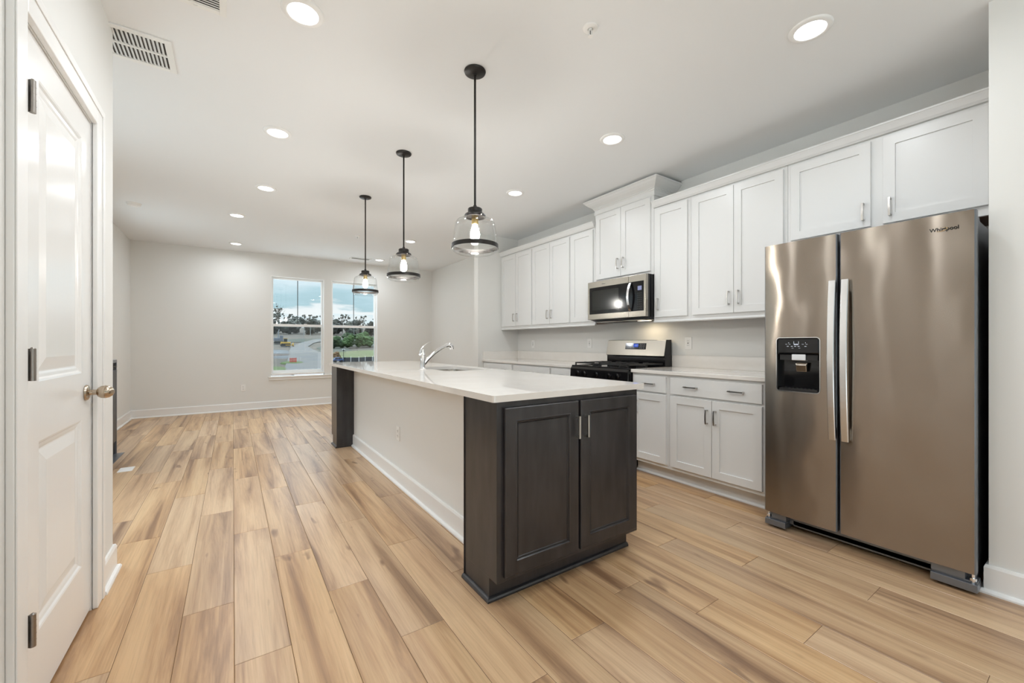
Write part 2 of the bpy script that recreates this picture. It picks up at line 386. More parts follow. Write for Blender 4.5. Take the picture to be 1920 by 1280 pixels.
for k_, (a, b) in enumerate(LW):
    root = empty(f'window_{k_ + 3}', (XL, (a + b) / 2, .6), **struct)  # added out of view, to bring in daylight from the left
    m = MB(); x0, x1 = XL - .09, XL - .04; zc = 1.487
    m.box(x0, x1, a, a + .05, .6, 2.37); m.box(x0, x1, b - .05, b, .6, 2.37); m.box(x0, x1, a + .05, b - .05, .6, .65); m.box(x0, x1, a + .05, b - .05, 2.32, 2.37); m.box(x0, x1, a + .05, b - .05, zc - .025, zc + .025)
    m.build('window_frame', M_trim, root); boxo('window_pane', M_pane, root, x0 + .02, x0 + .024, a + .05, b - .05, .65, 2.32)
# unseen rear glazed door, added to brighten the room
root = empty('added_door_2', ((RD[0] + RD[1]) / 2, YR, 0), **struct)
m = MB(); c = (RD[0] + RD[1]) / 2
for a, b in ((RD[0], RD[0] + .06), (c - .045, c + .045), (RD[1] - .06, RD[1])): m.box(a, b, YR - .1, YR - .03, 0, 2.5)
m.box(RD[0], RD[1], YR - .1, YR - .03, 2.43, 2.5); m.box(RD[0], RD[1], YR - .1, YR - .03, 0, .07)
m.build('door_frame', M_trim, root)
for a, b in ((RD[0] + .06, c - .045), (c + .045, RD[1] - .06)): boxo('door_pane', M_pane, root, a, b, YR - .07, YR - .065, .07, 2.43)

root = empty('added_door_3', (XC, -1.5, 0), **struct)  # unseen glazed side door, added to let in light from the left
m = MB()
for a, b in ((-2.55, -2.49), (-1.54, -1.46), (-.51, -.45)): m.box(XC - .09, XC - .03, a, b, 0, 2.45)
m.box(XC - .09, XC - .03, -2.55, -.45, 2.39, 2.45); m.box(XC - .09, XC - .03, -2.55, -.45, 0, .06)
m.build('door_frame', M_trim, root)
for a, b in ((-2.49, -1.54), (-1.46, -.51)): boxo('door_pane', M_pane, root, XC - .065, XC - .06, a, b, .06, 2.39)

# baseboards
BB = [(0, 0), (.014, 0), (.014, .118), (.009, .130), (0, .130)]
SH = [(.014, 0), (.030, 0), (.030, .008), (.0255, .0155), (.020, .019), (.014, .020)]
def baseboard(name, path, shoe=True):
    o = MB().sweep(path, BB).build(name, M_trim, **struct)
    if shoe: MB().sweep(path, SH).build('shoe_moulding', M_trim, o)
    return o
baseboard('baseboard_back', [(XL, YC), (XL, YB), (XR, YB), (XR, YK + .114), (XS, YK + .114), (XS, YK), (2.97, YK)])
baseboard('baseboard_closet', [(XC, 2.606), (XC, YC), (XL + .014, YC)])
baseboard('baseboard_near', [(XC, -.45), (XC, 1.668)])
baseboard('baseboard_pantry', [(XP + .12, YP), (XP, YP), (XP, YR)])

# ------------------------------------------------------------------ closet door (left)
fX = lambda x: (lambda u, z, o: (x + o, u, z))
def closet_door():
    # casing
    cas = [(0, 0), (.0, .0)]
    xw = XC; t = .019
    m = MB(); a0, a1, b0, b1, zt, zo = 1.675, 1.762, 2.50, 2.604, 2.112, 2.206
    m.box(xw, xw + t, a0, a1, 0, zo); m.box(xw, xw + t, b0, b1, 0, zo); m.box(xw, xw + t, a1, b0, zt, zo)
    o = m.build('trim_2', M_trim, bevel=.004, label='white casing around the closet door', **struct)
    m = MB(); m.box(xw + t, xw + t + .004, a0, a0 + .03, 0, zo); m.box(xw + t, xw + t + .004, b1 - .03, b1, 0, zo); m.box(xw + t, xw + t + .004, a0 + .03, b1 - .03, zo - .03, zo)
    m.build('back_band', M_trim, o, bevel=.0015)
    m = MB(); m.box(xw - .105, xw, 1.755, 1.77, 0, zt + .003); m.box(xw - .105, xw, 2.497, 2.512, 0, zt + .003); m.box(xw - .105, xw, 1.77, 2.497, zt - .003, zt + .012)
    m.build('door_jamb', M_trim, o)
    root = empty('door_1', (xw, 1.775, 0), label='white two-panel closet door with three hinges on the left', **struct)
    xf = xw - .004; Y0, Y1, Z0, Z1 = 1.776, 2.492, .012, 2.105
    py0, py1 = 1.925, 2.372; pans = ((.245, .845), (1.035, 1.995)); f = fX(xf); m = MB()
    ys = [Y0, py0, py1, Y1]; zs = [Z0, pans[0][0], pans[0][1], pans[1][0], pans[1][1], Z1]
    for i in range(3):
        for j in range(5):
            if i == 1 and j in (1, 3): continue
            m.face([m.v(f(u, z, 0)) for u, z in ((ys[i], zs[j]), (ys[i + 1], zs[j]), (ys[i + 1], zs[j + 1]), (ys[i], zs[j + 1]))])
    bmesh.ops.remove_doubles(m.bm, verts=m.bm.verts[:], dist=1e-5)
    for z0, z1 in pans:
        m.rings(f, (py0, py1, z0, z1), [(0, 0), (.006, -.002), (.012, -.007), (.022, -.009), (.030, -.012), (.034, -.012), (.075, -.003)])
    R = m.rings(f, (Y0, Y1, Z0, Z1), [(0, 0), (0, -.035)])
    bmesh.ops.remove_doubles(m.bm, verts=m.bm.verts[:], dist=1e-5)
    m.build('door_slab', M_door, root)
    for z in (.32, 1.094, 1.875):
        m = MB(); m.cyl((xw + .0235, 1.7755, z - .047), (xw + .0235, 1.7755, z + .047), .0075, n=14)
        for q in (-.028, -.0095, .0095, .028): m.cyl((xw + .0235, 1.7755, z + q - .0006), (xw + .0235, 1.7755, z + q + .0006), .0080, n=14)
        m.cyl((xw + .0235, 1.7755, z + .047), (xw + .0235, 1.7755, z + .051), .006, .003, n=14); m.box(xw - .004, xw + .023, 1.7725, 1.7755, z - .047, z + .047)
        m.build('hinge', M_hinge, root, smooth=True)
    kc = (xf, 2.425, .950)
    k = MB().lathe([(0, 0), (.032, 0), (.033, .003), (.031, .008), (.024, .012), (.013, .014), (.011, .026), (.0115, .034), (.019, .038), (.0255, .048), (.0275, .060), (.0245, .073), (.017, .083), (.008, .088), (0, .089)], kc, 'x', 36)
    k.build('door_knob', M_knob, root, smooth=True)
closet_door()

# ------------------------------------------------------------------ cabinetry
XF = 3.2985      # face of the wall cabinet doors
XB = 2.99        # face of the base cabinet doors
SHAKER = lambda t=.02, s=.057: [(.0, -t), (.0, -.0015), (.0015, 0), (s, 0), (s + .0005, -.0085), (s + .002, -.009)]
def wallmap(x): return lambda u, z, o: (x - o, u, z)
def pull(root, c, axis, face, mat=None, bow=.004, name='handle', L=.109, w=.010):
    """bar pull: c=centre point on the door face, axis 'z' or 'h', face = unit outward vector"""
    c = Vector(c); n = Vector(face); up = Vector((0, 0, 1)); side = n.cross(up) if True else None
    d = up if axis == 'z' else side; e = side if axis == 'z' else up
    m = MB(); secs = []; N = 10
    for i in range(N + 1):
        t = -1 + 2 * i / N; p = c + d * (t * L / 2) + n * (.022 + bow * (1 - t * t))
        secs.append([p + e * w / 2, p + e * w / 2 + n * .007, p - e * w / 2 + n * .007, p - e * w / 2])
    m.loft(secs)
    for sgn in (-1, 1):
        p = c + d * sgn * (L / 2 - w / 2)
        m.loft([[p + d * a * w / 2 + e * b * w / 2 + n * h for a, b in ((-1, -1), (1, -1), (1, 1), (-1, 1))] for h in (0, .025)])
    return m.build(name, mat or M_pull, root)
NX = (-1, 0, 0)
def door(root, x, y0, y1, z0, z1, name='door', t=.02, s=.057, mat=None, hy=None, hz=None, slab=False):
    m = MB(); f = wallmap(x)
    if slab: m.rings(f, (y0, y1, z0, z1), [(0, -t), (0, -.0015), (.0015, 0)])
    else: m.rings(f, (y0, y1, z0, z1), SHAKER(t, s))
    R = [m.v(f(u, z, -t)) for u, z in ((y0, z0), (y0, z1), (y1, z1), (y1, z0))]; m.face(R)
    d = m.build(name, mat or M_cab, root)
    if hy is not None:
        for h in (hy if isinstance(hy, (list, tuple)) else [hy]):
            pull(d, (x, h, hz), 'h' if name == 'drawer' else 'z', NX)
    return d
def wall_cab(name, y0, y1, z0, z1, doors, label, rail=True, hz=1.522, dz=(1.4015, 2.419), mat=M_cab, lightrail=1.351):
    root = empty(name, (XR, (y0 + y1) / 2, z0), label=label, category='cabinet', group='white wall cabinets')
    x0 = XF + .02
    g = .0006
    m = MB(); m.box(x0, XR - .001, y0 + g, y1 - g, z0, z1); m.build('carcass', M_cab, root, bevel=.001)
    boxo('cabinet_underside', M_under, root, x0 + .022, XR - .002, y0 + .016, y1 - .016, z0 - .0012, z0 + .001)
    for a, b, h in doors: door(root, XF, a, b, *dz, hy=h, hz=hz)
    if lightrail:
        MB().sweep([(x0, y1 - g), (x0, y0 + g)], [(-.018, lightrail), (.0, lightrail), (.010, lightrail + .003), (.012, lightrail + .010), (.004, lightrail + .016), (.0, lightrail + .022), (.0, z0), (-.018, z0)]).build('light_rail', M_cab, root)
    return root
Zb, Zt = 1.384, 2.44
wall_cab('wall_cabinet', 4.386, 5.147, Zb, Zt, [(4.400, 4.758, 4.722), (4.765, 5.125, 4.800)], 'white two-door wall cabinet at the far end beside the stub wall')
wall_cab('wall_cabinet', 3.624, 4.386, Zb, Zt, [(3.647, 4.010, 3.972), (4.014, 4.372, 4.048)], 'white two-door wall cabinet, second from the stub wall')
wall_cab('wall_cabinet', 3.237, 3.624, Zb, Zt, [(3.262, 3.611, 3.300)], 'narrow white wall cabinet immediately left of the microwave')
wall_cab('wall_cabinet', 2.473, 3.236, 1.818, 2.60, [(2.504, 2.862, 2.828), (2.866, 3.212, 2.900)], 'taller-set white wall cabinet with big crown above the microwave', hz=1.982, dz=(1.850, 2.556), lightrail=None)
wall_cab('wall_cabinet', 2.092, 2.472, Zb, Zt, [(2.118, 2.450, 2.414)], 'narrow white wall cabinet immediately right of the microwave')
wall_cab('wall_cabinet', 1.334, 2.092, Zb, Zt, [(1.357, 1.711, 1.674), (1.714, 2.067, 1.750)], 'white two-door wall cabinet between the range and the refrigerator')
wall_cab('wall_cabinet', .334, 1.333, 1.838, Zt, [(.377, .805, .769), (.863, 1.309, .897)], 'short wide white cabinet above the refrigerator', hz=1.984, dz=(1.8895, 2.419), lightrail=None)
boxo('cabinet_filler', M_cab, None, XF + .02, XF + .04, 5.1465, YK, 1.351, Zt, label='thin white filler strip between far wall cabinet and stub wall', category='filler')
SC_P = [(-.012, 2.4405), (.0005, 2.4405), (.004, 2.446), (.010, 2.452), (.022, 2.474), (.030, 2.486), (.034, 2.488), (.034, 2.498), (-.012, 2.498)]
def crown(path, prof, label):
    MB().sweep(path, prof).build('crown_moulding', M_cab, label=label, category='moulding')
crown([(XF + .002, YK), (XF + .002, 3.237)], SC_P, 'slim white crown along the wall cabinets left of the microwave')
crown([(XF + .002, 2.472), (XF + .002, YP + .001)], SC_P, 'slim white crown along the wall cabinets right of the microwave')
BC = [(0, 2.566), (.006, 2.566), (.010, 2.574), (.006, 2.580), (.006, 2.614), (.012, 2.620), (.012, 2.628), (.020, 2.634), (.020, 2.640), (.030, 2.647), (.052, 2.662), (.074, 2.682), (.086, 2.697), (.090, 2.700), (.096, 2.703), (.096, 2.716), (0, 2.716)]
X1 = XF + .0185
MB().sweep([(XR - .001, 3.237), (X1, 3.237), (X1, 2.472), (XR - .001, 2.472)], BC).build('crown_moulding', M_cab, label='large stepped white crown on the cabinet above the microwave', category='moulding')

# base cabinets
def base_cab(y0, y1, doors, drawers, label):
    root = empty('base_cabinet', (XR, (y0 + y1) / 2, 0), label=label, category='cabinet', group='white base cabinets')
    x0 = XB + .02; g = .0006
    boxo('carcass', M_cab, root, x0, XR - .001, y0 + g, y1 - g, .108, .893, bevel=.001)
    boxo('toe_kick', M_cab, root, x0 + .072, XR - .06, y0 + g, y1 - g, 0, .108)
    MB().sweep([(x0 + .072 + .014, y1), (x0 + .072 + .014, y0)], SH).build('shoe_moulding', M_cab, root)
    for a, b, h in doors: door(root, XB, a, b, .139, .721, hy=h, hz=.597)
    for a, b, h in drawers: door(root, XB, a, b, .739, .873, name='drawer', slab=True, hy=h, hz=.808)
base_cab(4.386, 5.147, [(4.408, 4.762, 4.72), (4.766, 5.125, 4.81)], [(4.408, 5.125, [4.60, 4.93])], 'white base cabinet at the far end against the stub wall')
base_cab(3.624, 4.386, [(3.640, 4.003, 3.96), (4.007, 4.367, 4.05)], [(3.640, 4.367, [3.84, 4.17])], 'white base cabinet, second from the stub wall')
base_cab(3.237, 3.624, [(3.258, 3.603, 3.30)], [(3.258, 3.603, 3.43)], 'narrow white base cabinet left of the range')
base_cab(2.092, 2.472, [(2.115, 2.450, 2.41)], [(2.115, 2.450, 2.275)], 'narrow white base cabinet right of the range')
base_cab(1.334, 2.092, [(1.360, 1.715, 1.686), (1.719, 2.069, 1.750)], [(1.360, 2.069, [1.532, 1.886])], 'white base cabinet beside the refrigerator with a two-handle drawer')
boxo('cabinet_filler', M_cab, None, XB + .02, XB + .04, 5.1475, YK, 0, .893, label='thin white filler strip between far base cabinet and stub wall', category='filler')

ZC = .9246
def worktop(y0, y1, label, ends):
    root = empty('worktop', (XR, (y0 + y1) / 2, ZC - .03), label=label, category='worktop')
    boxo('slab', M_quartz, root, XB - .007, XR - .0005, y0, y1, ZC - .03, ZC, bevel=.003)
    m = MB(); m.box(XR - .021, XR - .0005, y0, y1, ZC, 1.040)
    if ends: m.box(XB + .005, XR - .021, YK - .0215, YK - .0005, ZC, 1.040)
    m.build('backsplash', M_quartz, root, bevel=.0015)
worktop(1.290, 2.4735, 'white quartz worktop with backsplash between range and refrigerator', False)
worktop(3.236, YK - .0005, 'white quartz worktop with backsplash left of the range to the stub wall', True)

# ------------------------------------------------------------------ range
def make_range():
    y0, y1 = 2.4755, 3.2335
    r = empty('gas_range', (3.3, (y0 + y1) / 2, 0), label='freestanding black gas range with stainless backguard', category='range')
    boxo('body', M_black, r, 2.995, 3.59, y0 + .004, y1 - .004, .03, .915, bevel=.003)
    for x in (3.05, 3.55):
        for y in (y0 + .06, y1 - .06): MB().cyl((x, y, 0), (x, y, .032), .018, n=12).build('foot', M_blackm, r)
    # cooktop with raised rim
    m = MB(); m.rings(lambda u, z, o: (z, u, o), (y0, y1, 2.965, 3.545), [(0, .905), (0, .926), (.004, .930), (.014, .930), (.022, .922)])
    m.build('cooktop', M_black, r)
    # slanted control panel
    m = MB(); m.loft([[(2.963, y, .918), (2.944, y, .895), (2.940, y, .808), (2.950, y, .800), (2.998, y, .800), (2.998, y, .918)] for y in (y0, y1)])
    cp = m.build('control_panel', M_black, r, bevel=.003)
    for y in (3.116, 3.023, 2.859, 2.696, 2.592):
        zc = .852
        k = MB(); k.lathe([(0, 0), (.024, 0), (.024, .006), (.019, .012), (.017, .030), (.0, .030)], (0, 0, 0), 'x', 24)
        k.box(.012, .036, -.005, .005, -.022, .022)
        bmesh.ops.transform(k.bm, matrix=Matrix.Translation((2.942, y, zc)) @ Matrix.Rotation(PI, 4, 'Z'), verts=k.bm.verts[:])
        k.build('knob', M_black, cp, smooth=True)
    od = boxo('oven_door', M_black, r, 2.955, 2.995, y0 + .004, y1 - .004, .215, .795, bevel=.004)
    boxo('door_window', M_graydk, od, 2.9535, 2.955, y0 + .13, y1 - .13, .34, .66)
    m = MB(); m.tube([(2.91, y0 + .07, .745), (2.91, y1 - .07, .745)], .011, 14)
    for y in (y0 + .09, y1 - .09): m.cyl((2.91, y, .745), (2.957, y, .745), .008, n=12)
    m.build('door_handle', M_steel2, od, smooth=True)
    boxo('storage_drawer', M_black, r, 2.957, 2.995, y0 + .004, y1 - .004, .05, .205, bevel=.004)
    # grates
    for a, b in ((y0 + .028, (y0 + y1) / 2 - .003), ((y0 + y1) / 2 + .003, y1 - .028)):
        m = MB(); za, zb = .948, .960; x0, x1 = 2.985, 3.525; t = .006
        for y in (a, b - 2 * t): m.box(x0, x1, y, y + 2 * t, za, zb)
        for x in (x0, (x0 + x1) / 2 - t, x1 - 2 * t): m.box(x, x + 2 * t, a, b, za, zb)
        yc = (a + b) / 2
        for xc in (x0 + .14, x1 - .14):
            m.box(xc - t, xc + t, a, yc - .035, za, zb + .002); m.box(xc - t, xc + t, yc + .035, b, za, zb + .002)
            m.box(xc - .13, xc - .035, yc - t, yc + t, za, zb + .002); m.box(xc + .035, xc + .13, yc - t, yc + t, za, zb + .002)
        for x in (x0, x1 - 2 * t, (x0 + x1) / 2 - t):
            for y in (a, b - 2 * t): m.box(x, x + 2 * t, y, y + 2 * t, .922, za)
        m.build('grate', M_blackm, r, bevel=.0015)
        for xc in (x0 + .14, x1 - .14):
            MB().lathe([(0, .922), (.045, .922), (.046, .932), (.036, .936), (.036, .944), (.0, .946)], (xc, yc, 0), 'z', 24).build('burner', M_blackm, r, smooth=True)
    # backguard
    m = MB(); m.loft([[(3.497, y, .930), (3.497, y, 1.020), (3.485, y, 1.030), (3.520, y, 1.191), (3.600, y, 1.193), (3.600, y, .905), (3.54, y, .905)] for y in (y0 + .003, y1 - .003)])
    bgd = m.build('backguard', M_black, r, bevel=.003)
    dx, dz = .035 / .165, 1
    def bgp(u, z, o): x = 3.486 + (z - 1.030) * (.035 / .161); return (x - o, u, z - o * .1)
    m = MB(); m.poly(rrect(y0 + .006, y1 - .002, 1.031, 1.188, .006), [], lambda a, b, o: bgp(a, b, o), .0005, .005)
    m.build('stainless_panel', M_steel2, bgd)
    m = MB(); m.poly(rrect(2.706, 2.972, 1.094, 1.158, .003), [], lambda a, b, o: bgp(a, b, o), .005, .0062); m.build('display_panel', M_black, bgd)
    m = MB(); m.poly(rrect(2.805, 2.865, 1.118, 1.152, .002), [], lambda a, b, o: bgp(a, b, o), .0064, .0066); m.build('clock_display', M_blue, bgd)
    seg = {'1': 'bc', '2': 'abged', '0': 'abcdef', '7': 'abc'}
    for i, ch in enumerate('1207'):
        u = 2.856 - i * .0125 - (.004 if i > 1 else 0); z = 1.128; a, b = .007, .008
        P = {'a': (0, a, 2 * b, 2 * b), 'd': (0, a, 0, 0), 'g': (0, a, b, b), 'f': (a, a, b, 2 * b), 'e': (a, a, 0, b), 'b': (0, 0, b, 2 * b), 'c': (0, 0, 0, b)}
        m = MB()
        for s_ in seg[ch]:
            q = P[s_]; m.poly([(u - a + q[0] - .0006, z + q[2] - .0006), (u - a + q[1] + .0006, z + q[2] - .0006), (u - a + q[1] + .0006, z + q[3] + .0006), (u - a + q[0] - .0006, z + q[3] + .0006)], [], lambda A, B, o: bgp(A, B, o), .0067, .0069)
        m.build('display_digit', M_icon, bgd)
    m = MB()
    for u in (2.73, 2.755, 2.775, 2.895, 2.92, 2.945):
        for z in (1.108, 1.128, 1.145):
            m.poly([(u, z), (u + .008, z), (u + .008, z + .002), (u, z + .002)], [], lambda A, B, o: bgp(A, B, o), .0063, .0065)
    m.build('panel_icons', M_icon, bgd)
make_range()

# ------------------------------------------------------------------ microwave
def make_micro():
    y0, y1, z0, z1, xf = 2.4765, 3.2325, 1.409, 1.8125, 3.197
    r = empty('microwave', (3.4, (y0 + y1) / 2, z0), label='over-the-range stainless microwave with black glass door', category='microwave')
    boxo('body', M_black, r, 3.238, XR - .002, y0 + .002, y1 - .002, z0 - .004, z1 + .003, bevel=.002)
    m = MB(); ys = 2.680
    m.box(xf, 3.237, y0, ys - .001, z0, z1); cp = m.build('control_section', M_steel2, r, bevel=.003)
    m = MB(); m.box(xf, 3.237, ys + .001, y1, z0, z1); dr = m.build('door', M_steel2, r, bevel=.003)
    m = MB(); m.poly(rrect(ys + .002, 3.205, 1.466, 1.749, .004), [], wallmap(xf), .0002, .002); dw = m.build('door_glass', M_black, dr)
    m = MB(); m.poly(rrect(2.80, 3.165, 1.505, 1.715, .003), [], wallmap(xf), .0021, .0023); m.build('viewing_window', pmat('dark_viewing_mesh', (.018, .019, .017), .12), dr)
    m = MB(); m.poly(rrect(2.498, ys - .002, 1.466, 1.750, .004), [], wallmap(xf), .0002, .002); m.build('keypad', M_black, cp)
    m = MB(); m.poly(rrect(2.520, 2.566, 1.663, 1.703, .002), [], wallmap(xf), .0021, .0024); m.build('lcd_display', M_lcd, cp)
    m = MB()
    for i in range(3):
        for j in range(8):
            u = 2.523 + i * .019; z = 1.486 + j * .021; m.poly([(u, z), (u + .006, z), (u + .006, z + .003), (u, z + .003)], [], wallmap(xf), .0021, .0023)
    m.build('keypad_icons', pmat('dim_icons', (.12, .12, .11), .5), cp)
    secs = []; N = 14
    for i in range(N + 1):
        t = -1 + 2 * i / N; z = 1.605 + t * .137; o = .014 + .040 * (1 - t * t); w_ = .013
        secs.append([(xf - o + .009, 2.648 - w_, z), (xf - o + .009, 2.648 + w_, z), (xf - o, 2.648 + w_, z), (xf - o, 2.648 - w_, z)])
    m = MB(); m.loft(secs)
    for t in (-1, 1): m.box(xf - .014, xf - .001, 2.638, 2.658, 1.605 + t * .130 - .007, 1.605 + t * .130 + .007)
    m.build('door_handle', M_handle, dr, bevel=.001)
    m = MB(); m.loft([[(3.232, y, z0 - .004), (3.61, y, z0 - .004), (3.61, y, z0 - .022), (3.30, y, z0 - .022)] for y in (y0 + .02, y1 - .02)])
    u = m.build('underside_vent', M_graydk, r)
    for a in (y0 + .06, (y0 + y1) / 2 + .05): boxo('grease_filter', M_steel2, u, 3.26, 3.41, a, a + .27, z0 - .024, z0 - .0215)
    boxo('lamp_cover', emis('cooktop_lamp', (1, .86, .62), 6), u, 3.425, 3.475, 2.62, 2.75, z0 - .0245, z0 - .022)
    ld = bpy.data.lights.new('cooktop_lamp', 'AREA'); ld.shape = 'RECTANGLE'; ld.size = .05; ld.size_y = .12; ld.energy = .55; ld.color = (1, .80, .52)
    lo = bpy.data.objects.new('cooktop_lamp', ld); COL.objects.link(lo); lo.parent = r; lo.location = Vector((3.45, 2.685, z0 - .028)) - Vector(r.location)
    # faint maker's wordmark on the top rail
    tx('Whirlpool', .012, (xf - .0006, 3.03, 1.774), 'x', dr, M_graydk, 'wordmark')
def tx(s, size, loc, face, parent, mat, name, ext=.0004, weight=0):
    cu = bpy.data.curves.new('lettering', 'FONT'); cu.body = s; cu.size = size; cu.extrude = ext; cu.offset = weight
    to = bpy.data.objects.new('lettering', cu); COL.objects.link(to)
    dg = bpy.context.evaluated_depsgraph_get(); me = bpy.data.meshes.new_from_object(to.evaluated_get(dg))
    bpy.data.objects.remove(to); bpy.data.curves.remove(cu)
    # text x -> -Y, text y -> Z, facing -X
    R = Matrix(((0, 0, -1, 0), (-1, 0, 0, 0), (0, 1, 0, 0), (0, 0, 0, 1)))
    me.transform(Matrix.Translation(loc) @ R)
    r = parent
    while r.parent: r = r.parent
    me.transform(Matrix.Translation(r.location).inverted())
    me.materials.clear(); me.materials.append(mat)
    o = bpy.data.objects.new(name, me); COL.objects.link(o); o.parent = parent; return o
make_micro()

# ------------------------------------------------------------------ refrigerator
def make_fridge():
    xf = 2.802; xb = 2.858; Z0, Z1 = .095, 1.7715
    ya, yg0, yg1, yb = .358, .870, .881, 1.262
    r = empty('refrigerator', (3.2, .81, 0), label='stainless side-by-side refrigerator with ice and water dispenser', category='refrigerator')
    boxo('body', M_gray, r, 2.872, 3.59, ya + .008, yb - .006, .03, 1.742, bevel=.004)
    for x in (2.93, 3.5):
        for y in (ya + .06, yb - .06): MB().cyl((x, y, 0), (x, y, .032), .02, n=12).build('roller', M_graydk, r)
    f = wallmap(xf)
    # right (fresh food) door: slightly crowned stainless sheet round its edges
    def dslab(y0, y1, hole, name):
        m = MB(); e = .006
        op = rrect(y0 + e, y1 - e, Z0, Z1, .0015, 1)
        m.poly(op, [hole] if hole else [], f, -.010 if hole else -.0005, 0)
        m.mi = 1
        for yy, sg in ((y0, 1), (y1, -1)):
            m.loft([[(xf + .0005, yy + sg * e, z), (xf + .0035, yy + sg * .0015, z), (xf + .008, yy, z), (xb - .008, yy, z), (xb - .008, yy + sg * e, z)] for z in (Z0, Z1)])
        if not hole: m.box(xf + .001, xb, y0 + e, y1 - e, Z0 + .0005, Z1 - .0005)
        else:
            h0, h1, g0, g1 = hx0, hx1, hz0, hz1
            for a, b, c_, d_ in ((y0 + e, h0, Z0 + .0005, Z1 - .0005), (h1, y1 - e, Z0 + .0005, Z1 - .0005), (h0, h1, Z0 + .0005, g0), (h0, h1, g1, Z1 - .0005)):
                m.box(xf + .0105, xb, a, b, c_, d_)
            m.box(xb - .004, xb, h0, h1, g0, g1)
        # the skins are gently crowned from side to side
        yc, hw = (y0 + y1) / 2, (y1 - y0) / 2
        for i in range(1, 16):
            bmesh.ops.bisect_plane(m.bm, geom=m.bm.verts[:] + m.bm.edges[:] + m.bm.faces[:], plane_co=(0, y0 + (y1 - y0) * i / 16, 0), plane_no=(0, 1, 0))
        for v in m.bm.verts:
            if v.co.x < xf + .02: v.co.x += .007 * ((v.co.y - yc) / hw) ** 2
        return m.build(name, [M_steel, M_gray], r, smooth=True)
    hx0, hx1, hz0, hz1 = .962, 1.187, .866, 1.189
    rd = dslab(ya, yg0, None, 'right_door'); ldr = dslab(yg1, yb, rrect(hx0, hx1, hz0, hz1, .018), 'left_door')
    m = MB(); m.box(xb, 2.872, ya + .012, yg0 - .01, Z0 + .01, Z1 - .03); m.box(xb, 2.872, yg1 + .01, yb - .012, Z0 + .01, Z1 - .03); m.build('door_gasket', M_graydk, r)
    # top hinge covers
    for y, s_ in ((ya + .012, 1), (yb - .012, -1)):
        m = MB(); m.loft([[(2.862, y, 1.742), (2.862, y, 1.748), (2.90, y, 1.762), (2.98, y, 1.762), (3.0, y, 1.742)], [(2.862, y + s_ * .09, 1.742), (2.862, y + s_ * .09, 1.748), (2.90, y + s_ * .09, 1.762), (2.98, y + s_ * .09, 1.762), (3.0, y + s_ * .09, 1.742)]])
        m.build('hinge_cover', M_gray, r)
    # handles
    for yc, d, nm in ((.896, ldr, 1), (.838, rd, 2)):
        secs = []; N = 24; wd = .017
        for i in range(N + 1):
            t = -1 + 2 * i / N; z = 1.062 + t * .447; q = 1 - t * t
            o1 = .024 + .026 * q; o0 = .012 + .010 * q
            secs.append([(xf - o0, yc - wd, z), (xf - o0, yc + wd, z), (xf - o1 + .003, yc + wd, z), (xf - o1, yc + wd - .003, z), (xf - o1, yc - wd + .003, z), (xf - o1 + .003, yc - wd, z)])
        m = MB(); m.loft(secs)
        for t in (-1, 1): m.box(xf - .014, xf + .0005, yc - wd + .002, yc + wd - .002, 1.062 + t * .41 - .03, 1.062 + t * .41 + .03)
        m.build('door_handle', M_handle, d, bevel=.0008)
    # dispenser
    m = MB(); e = .0035
    m.poly(rrect(hx0 - .004, hx1 + .004, hz0 - .004, hz1 + .004, .021), [rrect(hx0, hx1, hz0, hz1, .018)], f, -.002, .0015)
    disp = m.build('dispenser_bezel', M_handle, ldr)
    m = MB(); m.box(xf + .002, xb - .006, hx0 + .001, hx1 - .001, 1.092, hz1 - .001); m.build('dispenser_controls', M_black, ldr, bevel=.008)
    m = MB(); cav = [(0, -.003), (.004, -.004), (.010, -.048)]
    m.rings(f, (hx0 + .0005, hx1 - .0005, hz0 + .0005, 1.092), cav); m.build('dispenser_cavity', M_black, ldr)
    m = MB(); m.box(xf + .012, xf + .045, hx0 + .012, hx1 - .012, 1.055, 1.0915); m.build('dispenser_chute', M_blackm, ldr)
    m = MB(); m.loft([[(xf + .002, y, 1.090), (xf + .002, y, 1.056), (xf + .010, y, 1.053), (xf + .04, y, 1.053), (xf + .04, y, 1.090)] for y in (1.034, 1.106)])
    m.build('dispenser_light', pmat('frosted_light_cover', (.75, .77, .8), .3), ldr, bevel=.002)
    m = MB(); m.loft([[(xf + .030, 1.072 + s_ * w_, z), (xf + .018 + q, 1.072 + s_ * w_, z)] for s_, w_, z, q in ()] or [[(xf + .035, 1.028, 1.040), (xf + .035, 1.090, 1.040), (xf + .018, 1.090, 1.040), (xf + .018, 1.028, 1.040)], [(xf + .028, 1.032, 1.028), (xf + .028, 1.086, 1.028), (xf + .008, 1.086, 1.026), (xf + .008, 1.032, 1.026)], [(xf + .032, 1.034, .988), (xf + .032, 1.088, .988), (xf + .020, 1.088, .986), (xf + .020, 1.034, .986)]])
    m.build('dispenser_paddle', M_nickel, ldr, bevel=.003)
    m = MB(); m.box(xf + .003, xf + .046, hx0 + .012, hx1 - .012, hz0 + .006, hz0 + .018)
    for i in range(9): m.box(xf + .006, xf + .044, hx0 + .02 + i * .021, hx0 + .026 + i * .021, hz0 + .018, hz0 + .020)
    m.build('drip_tray', M_blackm, ldr)
    # icons on the control panel
    m = MB()
    def q_(u0, u1, z0, z1): m.poly([(u0, z0), (u1, z0), (u1, z1), (u0, z1)], [], f, -.0021, -.0014)
    for u in (1.130, 1.112, 1.042, 1.022): q_(u, u + .010, 1.150, 1.1515)
    for u in (1.122, 1.100, 1.082, 1.064, 1.028): q_(u, u + .010, 1.137, 1.1395)
    for u in (1.096, 1.060): q_(u, u + .010, 1.1265, 1.1275)
    for u in (1.0935, 1.0685): q_(u, u + .0015, 1.150, 1.168)
    q_(1.070, 1.0935, 1.1465, 1.148)
